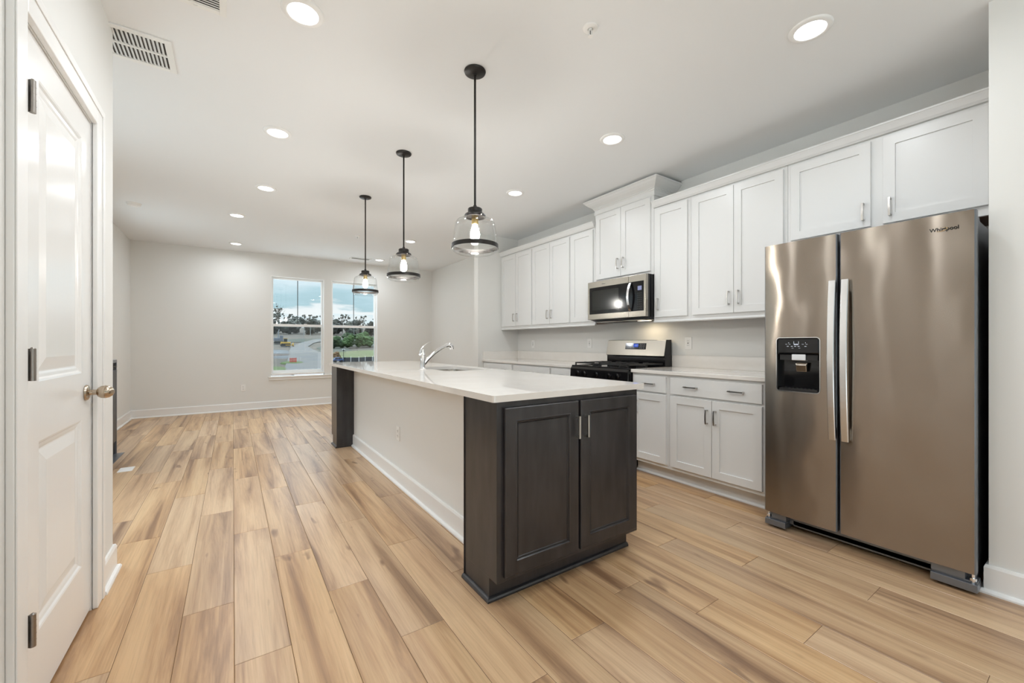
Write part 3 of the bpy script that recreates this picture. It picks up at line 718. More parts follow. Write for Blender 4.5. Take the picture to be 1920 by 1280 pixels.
    for k in range(6): q_(1.072 + k * .0036, 1.0745 + k * .0036, 1.148, 1.152 + (k % 2) * .002)
    q_(1.120, 1.124, 1.158, 1.161); q_(1.032, 1.034, 1.157, 1.162)
    m.build('panel_icons', M_icon, ldr)
    # wordmark with its gold ring
    tx('Whirlpool', .0235, (xf - .0004, .5095, 1.694), 'x', rd, M_black, 'wordmark', .0005, .0004)
    m = MB(); P = []
    for i in range(26):
        a = math.radians(200 + i * 9.5); P.append((xf - .0016, .468 - .019 * math.cos(a) * 1.0 , 1.7000 + .0075 * math.sin(a) + .006 * (-math.cos(a)) * -.6))
    m.tube(P, [.0003 + .0008 * math.sin(PI * i / 25) for i in range(26)], 6); m.build('emblem_ring', pmat('gold_ring', (.72, .5, .25), .3, 1.0), rd)
    # base grille and hinge feet
    m = MB(); m.box(2.885, 2.90, ya + .14, yb - .14, .022, .090)
    m.box(2.872, 2.885, ya + .14, yb - .14, .026, .058); m.box(2.874, 2.885, ya + .14, yb - .14, .070, .074)
    for i in range(9): m.box(2.873, 2.885, ya + .17 + i * .078, ya + .173 + i * .078, .058, .074)
    m.build('base_grille', M_gray, r)
    for a, b in ((ya - .004, ya + .150), (yb - .120, yb - .004)):
        m = MB(); m.box(2.806, 2.90, a, b, .014, .050); m.box(2.818, 2.90, a + (.04 if a < 1 else 0), b - (0 if a < 1 else .035), .058, .092); m.box(2.822, 2.90, a + .002, b - .002, .050, .058)
        ft = m.build('hinge_foot', M_gray, r, bevel=.002)
        yy = a + .016 if a < 1 else b - .016
        m = MB(); m.cyl((2.826, yy, .050), (2.826, yy, .0945), .006, n=12); m.cyl((2.826, yy, .062), (2.826, yy, .074), .012, n=8); m.build('hinge_bolt', M_chrome, ft, smooth=True)
make_fridge()

# ------------------------------------------------------------------ island
IY0, IY1, JY0, JY1, IX0, IX1, KX = 1.517, 1.820, 4.830, 5.128, .951, 1.882, 1.130
ZI = .931
BEAD = [(0, -.019), (0, -.004), (.004, 0), (.056, 0), (.058, .0012), (.0615, .0012), (.065, -.0035), (.067, -.008), (.070, -.0085), (.0735, -.005), (.0755, -.0085)]
def island_end(y0, y1, front, label):
    """12 inch deep end cabinet; front=-1 faces -Y, +1 faces +Y"""
    r = empty('island_cabinet', ((IX0 + IX1) / 2, (y0 + y1) / 2, 0), label=label, category='cabinet', group='dark island cabinets')
    fy = y0 if front < 0 else y1; bk = y1 if front < 0 else y0
    boxo('carcass', M_dark, r, IX0, IX1, y0, y1, .1045, ZI - .030, bevel=.0012)
    ty = fy - front * .064
    boxo('toe_kick', M_dark, r, IX0 + .0005, IX1 - .014, min(ty, bk), max(ty, bk), 0, .1045)
    boxo('back_edge_strip', M_dark, r, IX0 - .004, IX0, bk - .006 if front < 0 else bk, bk if front < 0 else bk + .006, .0, ZI - .032)
    f = (lambda u, z, o: (u, fy + front * (o + .019), z))
    for a, b, h in ((.984, 1.4215, 1.402), (1.436, 1.857, 1.461)):
        m = MB(); m.rings(f, (a, b, .128, .872), BEAD); m.face([m.v(f(u, z, -.019)) for u, z in ((a, .128), (a, .872), (b, .872), (b, .128))])
        d = m.build('door', M_dark, r)
        pull(d, (h, fy + front * .019, .745), 'z', (0, front, 0), bow=.0)
    pth = [(IX0 + .014, bk), (IX0 + .014, ty), (IX1 - .014, ty)] if front < 0 else [(IX1 - .014, ty), (IX0 + .014, ty), (IX0 + .014, bk)]
    ins = [(o - .014, z) for o, z in SH]
    if front < 0: P = [(IX0, bk), (IX0, ty), (IX1 - .014, ty)]
    else: P = [(IX0, bk), (IX0, ty), (IX1 - .014, ty)]
    m = MB(); m.sweep(P if front > 0 else P, [((-o if front > 0 and False else o), z) for o, z in ins]) if front < 0 else None
    if front < 0:
        # travel -Y then +X: outward is on the right (-X) then (-Y)
        m.build('shoe_moulding', M_dark, r)
    else:
        m.sweep([(IX1 - .014, ty), (IX0, ty), (IX0, bk)], [(o, z) for o, z in ins]); m.build('shoe_moulding', M_dark, r)
    return r
island_end(IY0, IY1, -1, 'dark two-door cabinet at the near end of the island')
island_end(JY0, JY1, 1, 'dark cabinet at the far end of the island, near the windows')
boxo('wall_island', M_wall, None, KX, KX + .09, IY1 + .0005, JY0 - .0005, 0, ZI - .031, label='painted knee wall along the seating side of the island', **struct)
baseboard('baseboard_island', [(KX, IY1 + .001), (KX, JY0 - .001)][::-1] if False else [(KX, JY0 - .001), (KX, IY1 + .001)])
# kitchen-side island cabinets behind the knee wall
yy = IY1 + .002
for k, (w_, lb) in enumerate(((.95, 'next to the near end cabinet'), (.97, 'under the sink'), (1.084, 'next to the far end cabinet'))):
    r = empty('island_cabinet', (IX1 - .3, yy + w_ / 2, 0), label='dark island cabinet facing the range, ' + lb, category='cabinet', group='dark island cabinets')
    a, b = yy + .001, yy + w_ - .001
    if k == 1:
        m = MB(); m.box(KX + .091, IX1 - .02, a, b, .1045, .66); m.box(IX1 - .038, IX1 - .02, a, b, .6601, ZI - .031); m.build('carcass', M_dark, r)
    else: boxo('carcass', M_dark, r, KX + .091, IX1 - .02, a, b, .1045, ZI - .031)
    boxo('toe_kick', M_dark, r, KX + .091, IX1 - .09, a, b, 0, .1045)
    c = (a + b) / 2
    for p, q, h in ((a + .015, c - .002, c - .035), (c + .002, b - .015, c + .035)):
        m = MB(); f = lambda u, z, o: (IX1 - .001 + o, u, z); m.rings(f, (p, q, .13, .70), BEAD); m.face([m.v(f(u, z, -.019)) for u, z in ((p, .13), (p, .70), (q, .70), (q, .13))]); d = m.build('door', M_dark, r)
        pull(d, (IX1 - .001, h, .60), 'z', (1, 0, 0), bow=0)
        m = MB(); m.rings(f, (p, q, .72, .875), [(0, -.019), (0, -.002), (.002, 0)]); m.face([m.v(f(u, z, -.019)) for u, z in ((p, .72), (p, .875), (q, .875), (q, .72))]); d = m.build('drawer', M_dark, r)
        pull(d, (IX1 - .001, (p + q) / 2, .80), 'h', (1, 0, 0), bow=0)
    yy += w_
SK = (1.435, 1.815, 3.03, 3.70)
m = MB(); m.poly(rrect(.922, 1.928, 1.498, 5.150, .012), [rrect(*SK, .07, 8)], lambda a, b, o: (a, b, o), ZI - .030, ZI)
m.build('island_worktop', M_quartz, label='long white quartz top of the island with sink cut-out', category='worktop', bevel=.0025)
# sink
def make_sink():
    r = empty('sink', ((SK[0] + SK[1]) / 2, (SK[2] + SK[3]) / 2, ZI - .23), label='stainless undermount sink in the island top', category='sink')
    m = MB(); n = 8
    secs = []
    for ins, z, rad in ((-.018, ZI - .0305, .085), (-.001, ZI - .0305, .071), (.002, ZI - .05, .07), (.010, ZI - .20, .065), (.035, ZI - .222, .05)):
        secs.append([(a, b, z) for a, b in rrect(SK[0] + ins, SK[1] - ins, SK[2] + ins, SK[3] - ins, rad, n)])
    m.loft(secs, caps=False); m.face([m.v(p) for p in secs[-1]])
    bmesh.ops.remove_doubles(m.bm, verts=m.bm.verts[:], dist=1e-5)
    o = m.build('basin', M_steel2, r, smooth=True)
    so = o.modifiers.new('thick', 'SOLIDIFY'); so.thickness = .0012; so.offset = -1
    MB().lathe([(0, .006), (.02, .006), (.04, .003), (.044, .0)], ((SK[0] + SK[1]) / 2, (SK[2] + SK[3]) / 2, ZI - .2218), 'z', 24).build('drain', M_chrome, r, smooth=True)
make_sink()
# faucet
def make_faucet():
    x, y, z = 1.365, 3.385, ZI
    r = empty('faucet', (x, y, z), label='chrome pull-out faucet with loop handle behind the sink', category='faucet')
    MB().lathe([(0, 0), (.027, 0), (.028, .006), (.023, .011), (.0215, .02), (.021, .115), (.0225, .122), (.0225, .128), (.018, .134), (.017, .158), (.014, .170), (0, .174)], (x, y, z), 'z', 28).build('body', M_chrome, r, smooth=True)
    sp = [(x + .008, y, z + .045), (x + .05, y, z + .092), (x + .11, y, z + .143), (x + .17, y, z + .182), (x + .215, y, z + .203)]
    s_ = MB().tube(sp, [.0165, .0155, .0145, .0145, .015], 16).build('spout', M_chrome, r, smooth=True)
    MB().tube([(x + .212, y, z + .201), (x + .232, y, z + .211), (x + .252, y, z + .212), (x + .268, y, z + .203), (x + .276, y, z + .186), (x + .278, y, z + .172)], [.016, .019, .0215, .022, .0215, .019], 16).build('spray_head', M_chrome, s_, smooth=True)
    # loop lever: rises along the body and sweeps over it
    m = MB(); P = [(x - .026, y, z + .125), (x - .024, y, z + .155), (x - .010, y, z + .185), (x + .018, y, z + .212), (x + .052, y, z + .232), (x + .085, y, z + .242)]
    secs = []
    for i, p in enumerate(P):
        wd = [.008, .011, .012, .011, .009, .006][i]; th = [.005, .005, .004, .0035, .003, .002][i]
        secs.append([(p[0] + th * math.cos(a), p[1] + wd * math.sin(a), p[2] + th * .6 * math.sin(2 * a) * 0 + (th if math.cos(a) > 0 else -th) * .3) for a in [2 * PI * j / 12 for j in range(12)]])
    m.loft(secs); m.cyl((x - .028, y, z + .122), (x - .010, y, z + .140), .011, n=14)
    m.build('lever', M_chrome, r, smooth=True)
make_faucet()

# ------------------------------------------------------------------ outlets
def outlet(loc, rz, label, kind='duplex', group='white wall outlets'):
    """built facing -Y at the origin, then turned by rz"""
    r = empty('wall_outlet', loc, rz, label=label, category='outlet', group=group)
    m = MB(); m.box(-.0365, .0365, -.006, .0, -.0585, .0585); m.build('cover_plate', M_plate, r, bevel=.003, local=True)
    if kind == 'duplex':
        for s_ in (-1, 1):
            m = MB(); m.lathe([(0, -.0085), (.0165, -.0085), (.0172, -.006)], (0, 0, s_ * .0195), 'y', 20); o = m.build('receptacle', M_plate, r, local=True)
            m = MB(); m.box(-.008, -.0055, -.0092, -.0085, s_ * .0195 - .002, s_ * .0195 + .007); m.box(.0055, .008, -.0092, -.0085, s_ * .0195 - .002, s_ * .0195 + .007); m.cyl((0, -.0092, s_ * .0195 - .008), (0, -.0085, s_ * .0195 - .008), .0025, n=10); m.build('slot', M_slot, o, local=True)
    else:
        m = MB(); m.box(-.0165, .0165, -.0085, -.006, -.0335, .0335); o = m.build('receptacle', M_plate, r, bevel=.001, local=True)
        m = MB()
        for s_ in (-1, 1):
            m.box(-.008, -.0055, -.0092, -.0085, s_ * .021 - .004, s_ * .021 + .005); m.box(.0055, .008, -.0092, -.0085, s_ * .021 - .004, s_ * .021 + .005)
        m.box(-.006, .006, -.0095, -.0085, -.006, -.001); m.box(-.006, .006, -.0095, -.0085, .001, .006); m.build('slot', M_slot, o, local=True)
    return r
outlet((XR - .0005, 4.772, 1.145), -PI / 2, 'white outlet on the backsplash wall nearest the stub wall', 'gfci')
outlet((XR - .0005, 3.628, 1.156), -PI / 2, 'white outlet on the wall just left of the range backguard', 'gfci')
outlet((XR - .0005, 2.309, 1.158), -PI / 2, 'white outlet on the wall just right of the range backguard', 'gfci')
outlet((.148, YB - .0005, .387), 0, 'white outlet low on the far wall left of the windows')
outlet((KX - .0005, 3.323, .415), -PI / 2, 'white outlet on the knee wall of the island')

# ------------------------------------------------------------------ ceiling fixtures
def downlight():
    r = empty('recessed_light', (0, 0, H))
    MB().lathe([(.066, -.001), (.068, -.010), (.074, -.0125), (.088, -.009), (.0935, -.003), (.094, 0)], (0, 0, 0), 'z', 40).build('trim_ring', M_trim, r, smooth=True, local=True)
    MB().lathe([(0, -.0085), (.060, -.0085), (.067, -.006), (.067, -.001)], (0, 0, 0), 'z', 40).build('lens', M_lens, r, smooth=True, local=True)
    ld = bpy.data.lights.new('downlight_lamp', 'AREA'); ld.shape = 'DISK'; ld.size = .124; ld.energy = CAN_W; ld.spread = math.radians(172); ld.color = (.90, .95, 1.0)
    lo = bpy.data.objects.new('downlight_lamp', ld); COL.objects.link(lo); lo.parent = r; lo.location = (0, 0, -.010)
    return r
CANS = [(.278, 2.185, 'nearest the closet door, next to the white register'), (.278, 3.537, 'left of the island, second of its row from the camera'), (.278, 4.868, 'left of the island, third of its row from the camera'),
        (.042, 6.10, 'over the living area, nearer of the left pair'), (.042, 7.84, 'over the living area left side, farthest near the window wall'),
        (2.405, .865, 'in front of the refrigerator cabinet'), (2.43, 2.192, 'in front of the range, second from the refrigerator'), (2.454, 3.549, 'in front of the far wall cabinets'),
        (2.278, 6.153, 'beyond the island, seen behind the middle pendant'), (2.30, 7.855, 'farthest right, near the window wall'),
        (.95, .65, 'added unseen above the camera, nearer one'), (.95, 1.36, 'added unseen above the camera, farther one'), (1.3, -1.2, 'added unseen over the rear of the room behind the camera')]  # this row: unseen lights added for refrigerator streaks and brightness
first = downlight()
for i, (x, y, lb) in enumerate(CANS):
    o = first if i == 0 else copy_tree(first)
    o.location = (x, y, H); tag(o, label='round white recessed ceiling light ' + lb, cat='ceiling light', group='recessed ceiling lights')

def pendant():
    r = empty('pendant_light', (0, 0, H))
    zz = lambda z: z - H
    MB().lathe([(0, 0), (.061, 0), (.063, -.004), (.060, -.012), (.050, -.017), (.014, -.020), (.012, -.026), (0, -.026)], (0, 0, 0), 'z', 36).build('canopy', M_bronze, r, smooth=True, local=True)
    MB().cyl((0, 0, -.02), (0, 0, zz(1.95)), .0065, n=14).build('rod', M_bronze, r, smooth=True, local=True)
    MB().lathe([(0, zz(1.957)), (.010, zz(1.957)), (.011, zz(1.942)), (.038, zz(1.940)), (.0415, zz(1.936)), (.0415, zz(1.916)), (.046, zz(1.911)), (.058, zz(1.905)), (.062, zz(1.898)), (.062, zz(1.888)), (.055, zz(1.888)), (.055, zz(1.896)), (0, zz(1.899))], (0, 0, 0), 'z', 40).build('cap', M_bronze, r, smooth=True, local=True)
    m = MB()
    for a in (.6, 2.7, 4.8): m.cyl((.060 * math.cos(a), .060 * math.sin(a), zz(1.893)), (.069 * math.cos(a), .069 * math.sin(a), zz(1.893)), .0032, n=10)
    m.build('thumbscrew', M_nickel, r, smooth=True, local=True)
    sh = MB().lathe([(.053, zz(1.896)), (.0535, zz(1.884)), (.060, zz(1.881)), (.088, zz(1.877)), (.105, zz(1.868)), (.1145, zz(1.853)), (.118, zz(1.825)), (.126, zz(1.76)), (.1315, zz(1.72)), (.1318, zz(1.705)), (.127, zz(1.692)), (.112, zz(1.681)), (.098, zz(1.678)), (.096, zz(1.680))], (0, 0, 0), 'z', 56).build('glass_shade', M_shade, r, smooth=True, local=True)
    MB().lathe([(.1325, zz(1.731)), (.1355, zz(1.731)), (.1365, zz(1.707)), (.1335, zz(1.707))], (0, 0, 0), 'z', 56, closed=True).build('metal_band', M_bronze, r, smooth=True, local=True)
    MB().lathe([(0, zz(1.90)), (.019, zz(1.90)), (.0195, zz(1.85)), (.016, zz(1.846)), (0, zz(1.846))], (0, 0, 0), 'z', 24).build('socket', M_brass, r, smooth=True, local=True)
    MB().lathe([(.013, zz(1.848)), (.015, zz(1.835)), (.022, zz(1.815)), (.027, zz(1.795)), (.0265, zz(1.778)), (.019, zz(1.762)), (.008, zz(1.755)), (0, zz(1.754))], (0, 0, 0), 'z', 24).build('bulb', M_bulb, r, smooth=True, local=True)
    return r
pd = pendant()
for i, (x, y, lb) in enumerate(((1.165, 2.096, 'nearest of the three, over the near half of the island'), (1.177, 3.334, 'middle one of the three over the island'), (1.186, 4.565, 'farthest of the three, in front of the right window'))):
    o = pd if i == 0 else copy_tree(pd)
    o.location = (x, y, H); tag(o, label='black glass-shade pendant, ' + lb, cat='pendant light', group='glass pendants over the island')

# return-air grille, registers, smoke detector, sprinklers
def grille():
    x0, x1, y0, y1 = -.885, -.268, 2.785, 3.092
    r = empty('return_air_grille', ((x0 + x1) / 2, (y0 + y1) / 2, H), label='white two-row return air grille on the ceiling past the closet corner', category='vent')
    m = MB(); z = H; bw = .030; t = .009; ym = (y0 + y1) / 2
    m.box(x0, x0 + bw, y0, y1, z - t, z); m.box(x1 - bw, x1, y0, y1, z - t, z); m.box(x0 + bw, x1 - bw, y0, y0 + bw, z - t, z); m.box(x0 + bw, x1 - bw, y1 - bw, y1, z - t, z); m.box(x0 + bw, x1 - bw, ym - .008, ym + .008, z - t, z)
    m.build('frame', M_vent, r, bevel=.002)
    boxo('duct_shade_sheet', M_ventdk, r, x0 + bw, x1 - bw, y0 + bw, y1 - bw, z - .0012, z - .0002)  # flat dark sheet on the ceiling; the duct's shade is its colour
    x = x0 + bw + .004
    while x < x1 - bw - .016:
        m = MB()
        for a, b in ((y0 + bw, ym - .008), (ym + .008, y1 - bw)):
            m.loft([[(x, yy, z - .0015), (x + .0012, yy, z - .0015), (x + .0115, yy, z - .0085), (x + .0103, yy, z - .0085)] for yy in (a, b)])
        m.build('louvre', M_vent, r); x += .0172
grille()
def register(x0, x1, y0, y1, along, label, n):
    r = empty('ceiling_register', ((x0 + x1) / 2, (y0 + y1) / 2, H), label=label, category='vent')
    m = MB(); bw = .028; z = H; t = .008
    m.box(x0, x0 + bw, y0, y1, z - t, z); m.box(x1 - bw, x1, y0, y1, z - t, z); m.box(x0 + bw, x1 - bw, y0, y0 + bw, z - t, z); m.box(x0 + bw, x1 - bw, y1 - bw, y1, z - t, z)
    m.build('frame', M_vent, r, bevel=.002)
    boxo('duct_shade_sheet', M_ventdk, r, x0 + bw, x1 - bw, y0 + bw, y1 - bw, z - .0012, z - .0002)  # shade between the louvres, put in as a dark flat sheet
    for i in range(n):
        if along == 'x':
            y = y0 + bw + (y1 - y0 - 2 * bw) * (i + .12) / n; d = (y1 - y0 - 2 * bw) / n * .82
            MB().loft([[(x, y, z - .0075), (x, y + d, z - .0030), (x, y + d, z - .0045), (x, y, z - .009)] for x in (x0 + bw, x1 - bw)]).build('louvre', M_vent, r)
    MB().box(x1 - bw - .10, x1 - bw - .085, y1 - bw + .010, y1 - bw + .014, z - .013, z - .008).build('damper_lever', M_vent, r)
register(-.335, -.024, 2.15, 2.425, 'x', 'white ceiling register beside the nearest recessed light, cut by the top edge', 14)
register(1.79, 2.16, 7.86, 8.02, 'x', 'small white ceiling register near the window wall', 5)
MB().lathe([(0, H - .034), (.030, H - .034), (.034, H - .030), (.052, H - .028), (.060, H - .018), (.062, H - .010), (.066, H - .008), (.068, H)], (-.925, 6.246, 0), 'z', 36).build('smoke_detector', M_plate, smooth=True, label='round white smoke detector on the ceiling over the living area', category='smoke detector')
def sprinkler(x, y, lb):
    r = empty('sprinkler_head', (x, y, H), label=lb, category='sprinkler', group='ceiling sprinklers')
    MB().lathe([(.012, -.003), (.014, -.009), (.026, -.011), (.036, -.006), (.038, 0)], (0, 0, 0), 'z', 28).build('escutcheon', M_plate, r, smooth=True, local=True)
    m = MB(); m.cyl((0, 0, 0), (0, 0, -.016), .010, n=14)
    for s_ in (-1, 1): m.tube([(s_ * .009, 0, -.012), (s_ * .0115, 0, -.025), (s_ * .008, 0, -.038), (s_ * .002, 0, -.043)], .0022, 8)
    m.build('frame_arms', M_plate, r, smooth=True, local=True)
    MB().cyl((0, 0, -.014), (0, 0, -.040), .0022, n=8).build('glass_bulb', M_slot, r, local=True)
    m = MB(); m.cyl((0, 0, -.043), (0, 0, -.0445), .013, n=12); m.build('deflector', M_plate, r, local=True)
sprinkler(1.484, 1.483, 'small white sprinkler head on the ceiling right of the nearest pendant')
sprinkler(1.518, 6.285, 'small white sprinkler head on the ceiling beyond the island')

# floor outlet and fireplace in the living area
r = empty('floor_register', (-.806, 5.09, 0), label='small white cover plate flush in the floor near the fireplace', category='floor plate')
m = MB(); m.box(-.857, -.755, 5.012, 5.168, 0, .006); m.build('cover_plate', M_plate, r, bevel=.002)
MB().box(-.845, -.767, 5.024, 5.156, .006, .0075).build('flap', M_plate, r, bevel=.0006)
def fireplace():
    x0, x1, y0, y1, z1 = XL + .001, -1.006, 4.85, 5.90, .985
    r = empty('fireplace', (-1.15, (y0 + y1) / 2, 0), label='black unfinished fireplace insert standing against the left wall', category='fireplace')
    m = MB(); m.box(x0, x1 - .015, y0, y1 - .012, .004, z1); m.build('firebox', M_blackm, r, bevel=.003)
    m = MB(); m.box(x0 + .02, x1, y1 - .022, y1, .004, z1); m.box(x0 + .02, x1, y0, y0 + .022, .004, z1); m.box(x1 - .02, x1, y0 + .022, y1 - .022, z1 - .03, z1); m.build('side_flange', M_gray, r)
    m = MB(); m.box(x1 - .018, x1 + .022, y0 + .06, y1 - .16, .16, z1 - .10); m.build('glass_front', pmat('dark_front', (.03, .03, .035), .4), r, bevel=.004)
    m = MB(); m.box(x1, x1 + .02, y1 - .14, y1 - .11, z1 - .075, z1 - .060); m.box(x1, x1 + .02, y1 - .14, y1 - .11, z1 - .115, z1 - .10); m.build('bracket', M_steel2, r)
    m = MB(); m.box(x1 - .02, -.948, y0, y1, 0, .004); m.build('base_flange', M_gray, r)
fireplace()

# ------------------------------------------------------------------ outdoors, beyond the windows
Yp = [0, 30, 80, 120, 160, 200, 240, 262, 300, 500]; Zp = [-3.4, -3.4, -3.4, -1.24, .85, 3.9, 6.4, 7.8, 11.6, 13]
def gz(y):
    for i in range(len(Yp) - 1):
        if y <= Yp[i + 1]:
            t = (y - Yp[i]) / (Yp[i + 1] - Yp[i]); return Zp[i] + (Zp[i + 1] - Zp[i]) * max(t, 0)
    return Zp[-1]
ALB = .36
def outdoor(name, col1, col2, ns=.1, scale=(1, 1, 1), lo=.35, hi=.65):
    col1 = tuple(c * ALB for c in col1); col2 = tuple(c * ALB for c in col2)
    m = pmat(name, col1, .95); noise_color(m, col1, col2, scale, ns, lo, hi, 6); return m
M_dirt = outdoor('bare_earth', (.30, .22, .15), (.20, .165, .12), .12)
M_road = outdoor('gravel_road', (.42, .36, .30), (.33, .31, .29), .25)
M_gravel = outdoor('grey_gravel', (.34, .34, .34), (.26, .25, .24), .3)
M_mud = outdoor('red_mud', (.30, .20, .15), (.22, .17, .12), .3)
M_grass = outdoor('bright_grass', (.16, .26, .05), (.24, .28, .09), .5)
M_meadow = outdoor('meadow_grass', (.26, .33, .09), (.34, .31, .13), .15)
M_scrub = outdoor('brown_scrub', (.19, .17, .12), (.13, .15, .09), .15)
M_leafdk = outdoor('dark_foliage', (.028, .040, .020), (.065, .060, .040), .35)
M_leafgr = outdoor('bush_foliage', (.10, .20, .05), (.20, .33, .09), .6)
M_leafgrey = outdoor('bare_twig_foliage', (.12, .13, .10), (.20, .20, .15), .5)
M_bark = pmat('bark', (.10, .08, .06), .9)
bm = bmesh.new(); nx, ny = 60, 90; V = []
for j in range(ny + 1):
    y = YR - 60 + (560 + 60) * j / ny; row = []
    for i in range(nx + 1):
        x = -220 + 480 * i / nx
        b = 0 if y < 75 else min((y - 75) / 60, 1) * (.9 * math.sin(x * .05 + y * .03) + .6 * math.sin(x * .13 - y * .07))* .35
        row.append(bm.verts.new((x, y, gz(y) - .05 + b)))
    V.append(row)
for j in range(ny):
    for i in range(nx): bm.faces.new([V[j][i], V[j][i + 1], V[j + 1][i + 1], V[j + 1][i]])
me = bpy.data.meshes.new('ground'); bm.to_mesh(me); bm.free(); me.materials.append(M_dirt)
o = bpy.data.objects.new('ground', me); COL.objects.link(o); tag(o, kind='structure', label='bare earth slope outside the windows')
boxo('bounce_slab', pmat('pale_bounce_slab', (.60, .575, .53), .9), None, -45, 45, -45, 44, -3.5, -3.36, label='unseen pale slab added around the house to bounce light indoors', **struct)  # added out of view; its pale top bounces daylight onto the ceiling
def hb(x, y):
    return gz(y) + (0 if y < 75 else min((y - 75) / 60, 1) * (.9 * math.sin(x * .05 + y * .03) + .6 * math.sin(x * .13 - y * .07)) * .35)
def patch(name, pts, mat, label, lift=.12, n=14):
    """a ground patch draped over the slope: pts is a loop of (x,y)"""
    cx = sum(p[0] for p in pts) / len(pts); cy = sum(p[1] for p in pts) / len(pts); m = MB()
    # smooth closed loop
    L_ = []
    K = len(pts)
    for i in range(K):
        p0, p1, p2, p3 = pts[i - 1], pts[i], pts[(i + 1) % K], pts[(i + 2) % K]
        for s_ in range(4):
            t = s_ / 4; L_.append(tuple(.5 * ((2 * p1[k]) + (-p0[k] + p2[k]) * t + (2 * p0[k] - 5 * p1[k] + 4 * p2[k] - p3[k]) * t * t + (-p0[k] + 3 * p1[k] - 3 * p2[k] + p3[k]) * t ** 3) for k in (0, 1)))
    rings = []
    for q in range(7):
        f = 1 - q / 7; rings.append([m.v((cx + (x - cx) * f, cy + (y - cy) * f, hb(cx + (x - cx) * f, cy + (y - cy) * f) + lift - (.25 if q == 0 else 0))) for x, y in L_])
    for A, B in zip(rings, rings[1:]):
        for i in range(len(A)): m.face([A[i], A[(i + 1) % len(A)], B[(i + 1) % len(A)], B[i]])
    m.face(rings[-1])
    m.build(name, mat, kind='structure', label=label)
def strip(name, cl, mat, label, lift=.14):
    m = MB(); prev = None; sub = []
    for (x0, y0, w0), (x1, y1, w1) in zip(cl, cl[1:]):
        for k in range(6): t = k / 6; sub.append((x0 + (x1 - x0) * t, y0 + (y1 - y0) * t, w0 + (w1 - w0) * t))
    sub.append(cl[-1])
    for x, y, w_ in sub:
        row = [m.v((x + w_ * s_, y, hb(x + w_ * s_, y) + lift)) for s_ in (-.5, -.25, 0, .25, .5)]
        if prev:
            for i in range(4): m.face([prev[i], prev[i + 1], row[i + 1], row[i]])
        prev = row
    m.build(name, mat, kind='structure', label=label)
strip('gravel_road', [(11, 40, 9), (10.8, 80, 7.0), (13.2, 95, 8), (15.2, 110, 8.5), (16.4, 131, 6.5), (18.2, 151, 5), (22, 165, 4.5), (30, 182, 5), (44, 186, 5)], M_road, 'pale gravel road curving up the building site', .20)
patch('gravel_lot', [(-10, 96), (2, 104), (12, 103), (14.5, 112), (15.5, 128), (12, 140), (2, 136), (-12, 130)], M_gravel, 'grey gravel lot left of the road', .12)
patch('mud_patch', [(0, 112), (6, 109), (12, 112), (12.5, 116), (7, 119), (0, 118)], M_mud, 'reddish mud strip across the gravel lot', .2)
patch('mud_patch', [(5, 84), (9, 86), (12, 88.5), (11, 84), (8, 81.5), (4, 80)], M_mud, 'reddish mud beside the grass island', .16)
patch('grass_patch', [(7.6, 91.5), (9.4, 94), (11.3, 93), (11.8, 90), (10, 88), (8.3, 89)], M_grass, 'green grass island around the red barrier', .22)
patch('grass_patch', [(3, 78), (5.4, 84), (7.4, 83.6), (7.9, 81.2), (7.4, 77), (4, 74)], M_grass, 'green grass at the bottom left of the left window', .2)
patch('scrub_mound', [(18.8, 122), (21, 130), (22.5, 146), (27, 150), (30, 135), (26, 118)], M_scrub, 'brown scrub mound right of the road', .25)
patch('scrub_field', [(10, 168), (16, 182), (26, 188), (46, 192), (70, 190), (75, 160), (46, 140), (34, 150), (30, 172), (20, 172)], M_scrub, 'brown scrub slope below the tree line', .1)
patch('meadow', [(17.2, 97), (19.6, 110), (22.6, 121), (28, 124), (38, 127), (46, 120), (40, 100), (28, 95)], M_meadow, 'yellow-green meadow below the bushes', .2)
